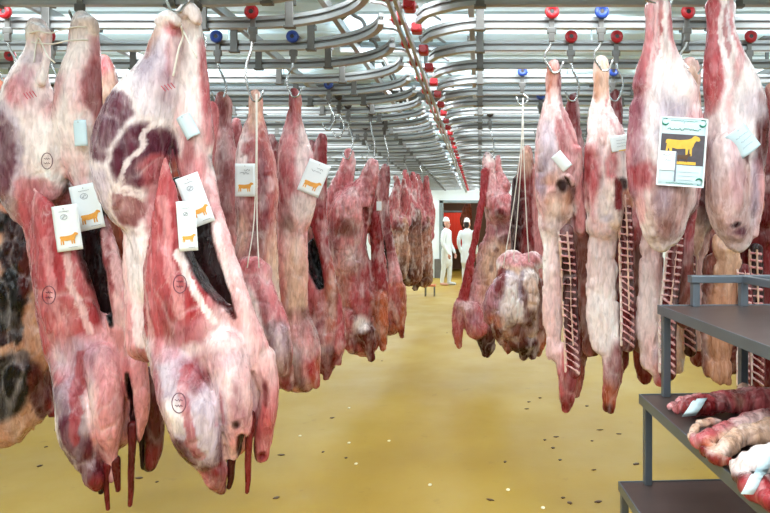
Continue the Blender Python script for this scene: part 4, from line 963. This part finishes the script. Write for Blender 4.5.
def ring(parent, cx, cz, rr, name='printed_emblem', mat='ink', y=-.0022):
    bm = bmesh.new(); add_tube(bm, [(cx+rr*math.cos(t), y, cz+rr*.75*math.sin(t)) for t in np.linspace(0,2*math.pi,16)[:-1]], .0009, 5, True)
    add_tube(bm, [(cx+rr*.5*math.cos(t), y, cz+rr*.4*math.sin(t*2)) for t in np.linspace(0,math.pi,8)], .0009, 5)
    return bm_obj(name, bm, M[mat], parent)
def card(px, py, wpx, hpx, rot, body, label, kind='cow', D=None, off=.012, bend=.0, mat='paper', name='carcass_card', yaw=0, seed=0):
    pts = [front(px+dx*wpx*.3, py+dy*hpx*.3, body) for dx in (-1,0,1) for dy in (-1,0,1)]
    ds = [p[0].y for p in pts if p is not None and p[0].y < (D or 99)+.5]
    y = min(ds)-off if ds else D
    w, h = wpx*y/FPX, hpx*y/FPX
    o = sheet(name, w, h, M[mat], None, bend)
    o.location = wp(px, py, y); o.rotation_euler = (0, math.radians(rot), math.radians(yaw))
    tag(o, label, 'card')
    if kind == 'cow':
        cow(o, w*.08, -h*.26, w*.36); ring(o, -w*.02, h*.24, w*.13)
        scribble(o, [(-w*.18,h*.36,w*.2)], 'printed_line', seed=seed, amp=.0012); scribble(o, [(w*.02,-h*.43,w*.36)], 'printed_line', seed=seed+1, amp=.0008)
    elif kind == 'note':
        scribble(o, [(-w*.3,h*.2,w*.3),(-w*.2,0,w*.35),(-w*.3,-h*.2,w*.2)], seed=seed, amp=.0025)
    elif kind == 'cownote':
        cow(o, w*.05, -h*.24, w*.38); scribble(o, [(-w*.25,h*.2,w*.2),(-w*.05,h*.3,w*.25)], seed=seed, amp=.006, r=.0011)
    # pin that holds the card
    bm = bmesh.new(); add_cyl(bm, (0,-.004,h*.42), (0,off+.01,h*.42), .002, 6); bm_obj('pin', bm, M['steel_dark'], o)
    return o
card(66,228,26,46,-8,A,'white card with ochre cow, lower of the two on the outermost near veal', D=2.5, bend=.008, seed=1, off=.02)
card(87,207,28,46,-12,A,'white card with ochre cow, upper of the two on the outermost near veal', D=2.48, seed=2, off=.05)
card(79,133,13,26,-4,A,'small blank white slip high on the shank of the outermost near veal', 'blank', D=2.5, bend=.01, mat='paper_blue')
card(187,126,15,24,-28,B,'small folded white slip beside the thigh of the largest near veal', 'blank', D=2.55, bend=.012, mat='paper_blue')
card(187,226,19,50,-4,B,'narrow white card with ochre cow, lower of two at the slit of the largest veal', D=2.5, seed=3, off=.03)
card(195,200,24,52,-20,B,'tilted white card with ochre cow, upper of two at the slit of the largest veal', D=2.46, seed=4, off=.055)
card(245,180,20,33,0,G2,'pale blue and white cow card with pencilled number beside the long twine', 'cownote', D=3.3, seed=5)
card(314,178,22,34,22,G3,'tilted white cow card on the thigh of its beef side', 'cownote', D=3.6, yaw=10, seed=6)
card(562,161,12,19,-40,C1,'small blank white card with curled corner on the haunch of a beef side', 'blank', D=3.2, mat='paper', bend=.01)
cd = card(621,143,22,16,-10,D1,'creased white card with yellow edge on the beef side below the blue wheel', 'note', D=3.2, seed=7, bend=-.012)
bm = bmesh.new(); hh = 16*3.2/FPX; ww = 22*3.2/FPX; add_box(bm, (-ww*.5,-.002,-hh*.5), (ww*.5,-.001,-hh*.42)); bm_obj('yellow_edge', bm, M['gold'], cd)
card(745,140,24,28,-38,F1,'crumpled pale blue card with scribbles pinned on the hindquarter above the shelf stand', 'note', D=2.5, mat='paper_blue', bend=.02, seed=8)
card(379,206,5,9,0,None,'tiny white card on the slender veal of the aisle file', 'blank', D=6.3)
# framed poster
po = card(682,152,47,69,4,E1,'framed poster of a golden cow with green corner ornaments on the pale hindquarter', 'none', D=2.5, name='cow_poster', mat='paper_blue', bend=.0, yaw=-2, off=.014)
y0 = po.location.y; s = y0/FPX
def pr(x0,z0,x1,z1,name,mat,yy): 
    bm = bmesh.new(); add_box(bm, (x0*s,yy,z0*s), (x1*s,yy+.001,z1*s)); return bm_obj(name, bm, M[mat], po)
bm = bmesh.new()
for a in (((-23.5,-34.5),(-22,34.5)),((22,-34.5),(23.5,34.5)),((-23.5,33.2),(23.5,34.5)),((-23.5,-34.5),(23.5,-33.2))):
    add_box(bm, (a[0][0]*s,-.0035,a[0][1]*s), (a[1][0]*s,.002,a[1][1]*s))
bm_obj('white_border', bm, M['paper'], po)
pr(-21.5,-13,21.5,17.5,'photo_print','photo',-.0018)
cow(po, .002*0, 4.5*s, 17*s, 'gold', -.0034)
pr(-13,-12.5,14,-9.5,'photo_grass','gold',-.0030)
flat_shape('calf_print', [(x*s*7+1.5*s, z*s*6-6.5*s) for x, z in COW], M['scrap'], po, -.0042)
pr(-22,-19,-6,0,'stuck_label','paper',-.0052)
scribble(po, [(-19*s,-4*s,-9*s),(-18*s,-9*s,-10*s)], 'label_marks', seed=12, y=-.0058, amp=.004, r=.001)
scribble(po, [(-16*s,22.5*s,17*s)], 'poster_title', 'green', .0013, seed=13, amp=.0055)
scribble(po, [(-13*s,31*s,13*s)], 'scroll_line', 'green', .001, seed=14, amp=.0015); scribble(po, [(-14*s,-31.5*s,13*s)], 'scroll_line', 'green', .001, seed=15, amp=.0012)
for cx, cz, sx, sz in ((-18.5,29.5,1,-1),(18.5,29.5,-1,-1),(18.5,-29,-1,1)):
    bm = bmesh.new()
    add_tube(bm, [Vector(((cx+sx*4.2*math.cos(t)*.8)*s, -.0025, (cz+sz*3.6*math.sin(t)*.9)*s)) for t in np.linspace(.4,5.2,14)], [.0022+.0016*math.sin(i*.5) for i in range(14)], 6)
    bm_obj('corner_ornament', bm, M['green'], po)
scribble(po, [(-2*s,-20*s,18*s),(-2*s,-24*s,17*s),(-2*s,-28*s,12*s)], 'small_print', 'ink', .0005, seed=16, amp=.0004)
bm = bmesh.new(); add_box(bm, (-6.6*s,-.0055,-30*s), (-4.9*s,-.0045,-1*s)); bm_obj('label_strip', bm, M['ink'], po)

# ------------------------------------------------------------------ stepped shelf stand
SD = 2.40; q = SD/FPX
corner = lambda px, py: Vector(((px-CX)*q, SD, EYE-(py-CY)*q))
ro = corner(618,482); rack = empty('shelf_stand', (ro.x, SD, 0), math.atan(31/600)); tag(rack, 'stepped grey steel stand with three shelves beside the hanging beef', 'shelf')
LEN = 2.1; XR = 1.5
def lx(px): return (px-618)*q
def shelf(px, py, t=.03):
    z = EYE-(py-CY)*q; x = lx(px)
    bm = bmesh.new(); add_box(bm, (x+.004,-LEN,z-.012), (XR,-.004,z), .002); o = bm_obj('shelf_plate', bm, M['plate'], rack)
    bm = bmesh.new()
    add_box(bm, (x,-LEN,z-t), (x+.006,0,z+.004), .001); add_box(bm, (x,-.006,z-t), (XR,0,z+.004), .001); bm_obj('edge_angle', bm, M['rack'], o)
    return z
z3 = shelf(658,306,.032); z2 = shelf(639,395,.034); z1 = shelf(618,482,.032)
zt = EYE-(275-CY)*q
def post(x, y, za, zb, w=.03):
    bm = bmesh.new(); add_box(bm, (x,y-w,za), (x+w,y-.0,zb), .003); bm_obj('post', bm, M['rack'], rack)
for yy in (-.012, -LEN+.05):
    post(lx(619), yy, 0, z1-.012, .028); post(lx(642), yy, z1, z2-.012); post(lx(660.5), yy, z2, z3-.012); post(lx(690), yy, z3, zt-.01, .03)
post(lx(739), -.012, z2, z3-.012, .03); post(lx(739), -.012, z3, zt-.01, .03); post(XR-.03, -.012, 0, zt, .03); post(XR-.03, -LEN+.05, 0, zt, .03)
bm = bmesh.new(); add_box(bm, (lx(688),-.05,zt-.03), (XR,-.006,zt), .003); bm_obj('guard_rail', bm, M['rack'], rack)
bm = bmesh.new(); add_box(bm, (lx(739),-LEN,zt-.03), (lx(747),-.05,zt-.002), .003); bm_obj('guard_rail', bm, M['rack'], rack)

# cuts of meat lying on the middle shelf
def cut_meat(tbl, base, ops, lab, seed, name='meat_cut', amp=.009, ends=None):
    def world(l):
        P = []
        for x, y_, r, lift in l.pts:
            w = on_plane(x, y_, z2+.012); d = w.y; P.append((w.x, w.y, z2+.006+r*d/FPX*l.flat2+lift, r*d/FPX))
        return crom(P)
    limbs = []
    for t, c in tbl:
        l = L(t, 1.1, .014, c); l.flat2 = .9; limbs.append(l)
    V, Qd, Ws = build_field(limbs, 2.0, .0065, amp, seed, 10, world, .5)
    V[:,2] = np.maximum(V[:,2], z2+.002)
    org = np.array([V[:,0].mean(), V[:,1].mean(), z2])
    Cc = paint(V, 2.0, base, [], seed, limbs, Ws, .6, False, .5)
    o = mesh_obj(name, to_mesh(name, V, Qd, org, Cc), M['meat']); o.location = Vector(org)
    BODIES.append(BVHTree.FromPolygons(V.tolist(), Qd.tolist())); o['_b'] = len(BODIES)-1; o['_o'] = [float(v) for v in org]
    return tag(o, lab, 'meat', None)
cutA = cut_meat([([(676,412,6,0),(690,415,10,0),(712,413,12,0),(740,410,12,0),(778,412,14,0)],'rp'),([(690,424,7,.0),(708,425,7,0),(730,421,8,0),(752,420,6,0)],'Pr'),([(670,409,4,.0),(681,404,4,.005),(700,403,5,.01)],'wP'),([(698,408,5,.015),(722,406,5,.018),(742,405,6,.015)],'Wp'),([(736,412,4,.03),(744,402,4,.05)],'rC')], 'rPC', [], 'long raw cut on the middle shelf, wrapped with a paper slip', 201)
cut_meat([([(694,442,6,0),(704,448,10,0),(724,443,12,.0),(750,436,13,0),(785,434,15,0)],'rp'),([(690,440,4,.01),(700,433,5,.02),(720,430,5,.02)],'pC'),([(704,454,6,0),(714,462,8,0),(728,466,7,0)],'Or'),([(712,452,5,.01),(722,462,5,.0)],'cO'),([(722,460,10,0),(740,450,11,.015),(772,446,15,.01)],'rC'),([(712,440,4,.015),(738,431,5,.02),(770,427,5,.02)],'W'),([(740,440,5,.04),(764,436,6,.04)],'Rw')], 'rdC', [], 'gnarled raw cut with pale sinew on the middle shelf, between its two neighbours', 202)
cutC = cut_meat([([(738,474,7,0),(746,488,10,0),(760,497,12,0),(790,500,15,0)],'Cd'),([(740,478,7,.012),(752,483,11,.03),(770,484,14,.036),(790,484,16,.036)],'wW'),([(735,472,5,.012),(742,478,6,.02)],'W'),([(754,496,10,0),(772,508,11,0)],'rR')], 'rwC', [], 'raw cut with white fat cap tied with a paper band on the middle shelf', 203)
def band(pts, wdt, lab, lift):
    q = crom([tuple(p) for p in pts[::2]+([pts[-1]] if len(pts)%2==0 else [])], 5); bm = bmesh.new(); va = []; vb = []
    for p in q:
        p = Vector(p); va.append((bm.verts.new(p+wdt), bm.verts.new(p-wdt))); vb.append((bm.verts.new(p+wdt+Vector((0,-.001,.001))), bm.verts.new(p-wdt+Vector((0,-.001,.001)))))
    for i in range(len(va)-1):
        bm.faces.new((va[i][0],va[i][1],va[i+1][1],va[i+1][0])); bm.faces.new((vb[i][0],vb[i+1][0],vb[i+1][1],vb[i][1]))
        bm.faces.new((va[i][0],va[i+1][0],vb[i+1][0],vb[i][0])); bm.faces.new((va[i][1],vb[i][1],vb[i+1][1],va[i+1][1]))
    c = Vector(q.mean(0)); bmesh.ops.translate(bm, vec=-c, verts=bm.verts)
    o = bm_obj('paper_band', bm, M['paper_blue'], None, True, c); return tag(o, lab, 'card')
def m_on(px, py, up): # point up metres above the shelf, seen at this pixel
    return on_plane(px, py, z2+up)
def over(o, pts):
    return [h[0]+(h[1]*.004) for h in (front(x, y_, o) for x, y_ in pts) if h is not None]
band(over(cutA, [(685+i*.9,420-i*1.2) for i in range(18)]), Vector((.024,.0,.002)), 'pale blue paper slip wrapped over the rearmost cut on the middle shelf', 0)
band(over(cutC, [(748+i*1.2,494-i*2.2) for i in range(18)]), Vector((.013,-.006,.002)), 'pale paper band tied round the front cut with white fat', 0)

# small stool before the doorway
so = on_plane(430, 296, 0); st = empty('low_stool', so); tag(st, 'low stool with orange top standing beside the far beef cluster', 'stool')
bm = bmesh.new(); add_box(bm, (-.13,-.12,.22), (.13,.12,.26), .01); bm_obj('seat', bm, M['orange'], st)
for sx in (-.1,.1):
    for sy in (-.09,.09):
        bm = bmesh.new(); add_box(bm, (sx-.012,sy-.012,0), (sx+.012,sy+.012,.225), .002); bm_obj('leg', bm, M['steel_dark'], st)

# scraps on the floor
SG = 'dark scraps on the yellow floor'; first = None; rnd = random.Random(4)
spots = [(46,447),(40,466),(56,430),(157,482),(139,478),(332,418),(323,452),(346,458),(281,455),(276,498),(540,398),(529,402),(527,409),(553,448),(560,460),(556,437),(592,441),(619,434),(594,470),(636,464),(570,503),(598,502),(563,498),(490,500),(545,440),(505,462),(447,333),(382,361),(600,430),(587,406)]
for x, y in spots:
    bm = bmesh.new(); r = bmesh.ops.create_icosphere(bm, subdivisions=2, radius=1)
    a = rnd.uniform(0,3); sx, sy = rnd.uniform(.008,.026), rnd.uniform(.005,.011)
    for v in bm.verts:
        k = 1+.35*math.sin(v.co.x*5+a)*math.cos(v.co.y*4+a*2); v.co = Vector((v.co.x*sx*k, v.co.y*sy*k*1.6, max(0, v.co.z+.45)*.004))
    o = bm_obj('meat_scrap', bm, M['scrap'], None, True); o.location = on_plane(x, y, .0005); o.rotation_euler = (0,0,rnd.uniform(-.5,.5))
    tag(o, 'tiny dark dried scrap lying on the yellow floor', 'scrap', SG)
for x, y in [(349,443),(356,464),(389,441),(430,485),(508,490),(543,508),(349,408),(300,436)]:
    bm = bmesh.new(); bmesh.ops.create_icosphere(bm, subdivisions=2, radius=1)
    for v in bm.verts: v.co = Vector((v.co.x*.012, v.co.y*.016, max(0, v.co.z+.4)*.005))
    o = bm_obj('fat_crumb', bm, M['pale_scrap'], None, True); o.location = on_plane(x, y, .0005)
    tag(o, 'tiny pale fat crumb lying on the yellow floor', 'scrap', 'pale crumbs on the yellow floor')

# ------------------------------------------------------------------ two butchers in white at the doorway
def human(px, d, height, face, label, turn):
    """face = +1 looks to the door's hinge side; body is one surface, clothes and hair are its children"""
    k = height/1.75
    root = None
    def wl(l): return crom([(p[0]*k, p[1]*k, p[2]*k, p[3]*k) for p in l.pts])
    def seg(pts, flat=1.0, kk=.02): return L(pts, flat, kk)
    def mk(name, limbs, mat, h, amp=0.0, parent=None):
        V, Qd, _ = build_field(limbs, 1, h, amp, 3, 9, wl)
        me = to_mesh(name, V, Qd, (0,0,0)); return mesh_obj(name, me, M[mat], parent)
    legs = []
    for s_, st_ in ((-1,.07),(1,-.05)):
        legs += [seg([(s_*.095,0,.92,.088),(s_*.1,st_*.4-.01,.7,.075),(s_*.1,st_*.7-.015,.48,.056),(s_*.1,st_*.9,.28,.05),(s_*.1,st_+.02,.09,.036)]), seg([(s_*.1,st_+.03,.05,.04),(s_*.11,st_-.07,.035,.034),(s_*.115,st_-.14,.03,.026)])]
    torso = [seg([(0,0,.92,.13),(0,0,1.05,.128),(0,-.01,1.2,.14),(0,0,1.34,.15),(0,0,1.42,.1)], .68), seg([(0,0,1.42,.06),(0,-.015,1.52,.055)])]
    arms = []; hands = []
    for s_ in (-1,1):
        arms += [seg([(s_*.17,0,1.4,.056),(s_*.225,.01,1.25,.048),(s_*.245,-.01,1.1,.042),(s_*.235,-.09,.95,.036),(s_*.225,-.14,.86,.027)])]
        hands += [seg([(s_*.225,-.15,.84,.026),(s_*.222,-.165,.79,.03)], .6, .01)]
        for i, (fx, ln) in enumerate(((-.024,.07),(-.008,.08),(.008,.075),(.024,.06))):
            hands.append(seg([(s_*.222,-.165+fx,.78,.0105),(s_*.215,-.17+fx,.78-ln*.55,.0098),(s_*.2,-.172+fx,.78-ln,.0085)], 1, .004))
        hands.append(seg([(s_*.222,-.18,.81,.012),(s_*.205,-.205,.785,.011),(s_*.195,-.21,.76,.009)], 1, .006))
    head = [seg([(0,.005,1.66,.082),(0,.0,1.62,.078),(0,-.02,1.56,.055),(0,-.03,1.535,.042)], 1.12, .02), seg([(0,-.085,1.63,.012),(0,-.108,1.595,.015)], 1, .012),
            seg([(-.024,-.092,1.556,.009),(.024,-.092,1.556,.009)], 1, .006), seg([(-.085,.01,1.62,.02),(-.086,.012,1.585,.014)], .8, .006), seg([(.085,.01,1.62,.02),(.086,.012,1.585,.014)], .8, .006)]
    body = mk('person', torso+legs+arms+hands+head, 'skin', .0085*k)
    def grow(ls, g): return [L([(p[0],p[1],p[2],p[3]+g) for p in l.pts], l.flat, l.k) for l in ls]
    mk('coat', grow(torso[:1], .012)+grow([seg([(0,0,1.0,.15),(0,.0,.8,.165),(0,.01,.62,.17)], .75)], .0)+grow(arms, .012)+[seg([(0,0,1.44,.075)]*1+[(0,0,1.47,.062)])], 'coat', .011*k, .004, body)
    mk('trousers', grow([legs[0], legs[2]], .012), 'coat', .011*k, .004, body)
    mk('boots', grow([legs[1], legs[3]], .008)+[seg([(s_*.1,st_+.03,.06,.046),(s_*.1,st_+.02,.24,.054)]) for s_, st_ in ((-1,.07),(1,-.05))], 'boot', .009*k, 0, body)
    mk('hair', [seg([(0,.022,1.668,.078),(0,.032,1.6,.072)], 1.1, .01)], 'hair', .009*k, .003, body)
    mk('cap', [seg([(0,.01,1.715,.086),(0,.012,1.745,.07)], 1.12, .02)], 'cap', .009*k, 0, body)
    for s_ in (-1,1):
        bm = bmesh.new(); bmesh.ops.create_uvsphere(bm, u_segments=10, v_segments=8, radius=.011*k)
        e = bm_obj('eye', bm, M['black'], body, True); e.location = Vector((s_*.03, -.087, 1.635))*k
    bm = bmesh.new(); add_tube(bm, [Vector((x, -.1+abs(x)*.2, 1.557))*k for x in np.linspace(-.022,.022,6)], .003*k, 5); bm_obj('mouth', bm, M['red'], body, True)
    body.location = ((px-CX)*d/FPX, d, 0); body.rotation_euler = (0,0,math.radians(turn))
    tag(body, label, 'person'); return body
human(446.5, 16.0, 1.76, 1, 'person in white coat and cap standing in profile by the grey door post', 70)
human(467, 16.3, 1.74, -1, 'person in white coat, dark hair below cap, standing back turned near the pink veal', 160)
# meat hanging in the room beyond
bx = flesh('half_beef', 19.6, [L([(468,204,3),(467,211,5),(466,220,6),(466,228,4)], .9, .03)], 'BOd', [], h=.03, amp=.02, seed=77)
T(bx, 'brownish beef piece hanging beyond the doorway above the back turned person', 'beef')

# ------------------------------------------------------------------ added lamps and uplights
def lamp(x, y, sx, sy, power, rot=0.0, lab=None):  # panel added only for its light, out of view
    root = empty('added_ceiling_lamp', (x, y, 2.9)); tag(root, lab or 'added white ceiling light panel, out of view', 'lamp', None if lab else 'added ceiling light panels')
    bm = bmesh.new(); add_box(bm, (-sx/2-.02,-sy/2-.02,.02), (sx/2+.02,sy/2+.02,.1), .004); bm_obj('housing', bm, M['frame'], root)
    bm = bmesh.new(); add_box(bm, (-sx/2,-sy/2,.0), (sx/2,sy/2,.022), .004); bm_obj('diffuser', bm, M['lamp'], root)
    la = bpy.data.lights.new('added_light', 'AREA'); la.shape = 'RECTANGLE'; la.size = sx; la.size_y = sy; la.energy = power; la.color = (.92,.97,1.0)
    lo = link(bpy.data.objects.new('added_light', la)); lo.location = (x, y, 2.89)
def uplight(la_x, y, sx, e):  # area light added to brighten the ceiling
    la = bpy.data.lights.new('added_uplight', 'AREA'); la.shape = 'RECTANGLE'; la.size = sx; la.size_y = .12; la.energy = e; la.color = (.82,.93,1.0)
    lo = link(bpy.data.objects.new('added_uplight', la)); lo.location = (la_x, y, 2.87); lo.rotation_euler = (math.pi,0,0)
def added_tube_lamp(x, y, ln, down, up, lab=None):
    # added batten whose tube brightens the hall below and the ceiling sheet
    root = empty('added_tube_lamp', (x, y, 2.84)); tag(root, lab or 'added long white ceiling tube lamp running along the cross rails', 'lamp', None if lab else 'added ceiling tube lamps')
    bm = bmesh.new(); add_box(bm, (-ln/2,-.025,.0), (ln/2,.025,.03), .004)
    for s in (-1,1): add_cyl(bm, (s*ln*.4,0,.03), (s*ln*.4,0,.16), .006, 6)
    bm_obj('batten', bm, M['frame'], root)
    bm = bmesh.new(); add_cyl(bm, (-ln/2,0,-.02), (ln/2,0,-.02), .016, 10); bm_obj('tube', bm, M['lamp'], root)
    la = bpy.data.lights.new('added_light', 'AREA'); la.shape = 'RECTANGLE'; la.size = ln; la.size_y = .12; la.energy = down; la.color = (.9,.96,1.0)
    lo = link(bpy.data.objects.new('added_light', la)); lo.location = (x, y, 2.80)
    uplight(x, y, ln, up)
for i, y in enumerate((3.05, 4.3, 5.5, 6.75, 8.0, 9.2, 10.4, 11.7, 12.9, 14.1, 15.4, 16.6, 17.5)):
    for x in (-2.6, 0.0, 2.5): added_tube_lamp(x, y, 2.0, 18 if y < 15 else 30, 15)
for x in (-1.7, 0.1, 1.9): lamp(x, 1.15, 1.4, .4, 34)  # unseen row added for steep top light on the near carcasses
for x in (-1.7, 0.1, 1.9): lamp(x, -.5, 1.4, .5, 50)  # unseen panels added behind the camera for frontal light
for x in (-1.7, 0.1, 1.9): lamp(x, -2.5, 1.4, .5, 62)
for y in (.6, 1.9):  # uplights without a fixture, added for the near ceiling
    for x in (-2.6, 0.0, 2.5): uplight(x, y, 2.0, 16)
lamp(-.4, 20.0, 1.2, .3, 40, lab='added unseen light panel brightening the room beyond the doorway')  # added so the curtain past the doorway is lit

w = bpy.data.worlds.new('World'); scene.world = w; w.use_nodes = True
bg = w.node_tree.nodes['Background']; bg.inputs[0].default_value = (.86,.93,1,1); bg.inputs[1].default_value = .15

cam = bpy.data.cameras.new('Camera'); co = link(bpy.data.objects.new('Camera', cam)); co.location = (0,0,EYE); co.rotation_euler = (math.pi/2,0,0)
cam.sensor_width = 36; cam.lens = FPX/770*36; cam.shift_x = -(CX-385)/770; cam.shift_y = (CY-256.5)/770
cam.clip_start = .05; cam.clip_end = 60
scene.camera = co
vs = scene.view_settings; vs.view_transform = 'Standard'; vs.look = 'None'; vs.gamma = 1; vs.exposure = -0.1; vs.use_curve_mapping = False
for o in list(scene.objects):
    for kx in ('_o','_b'):
        if kx in o: del o[kx]
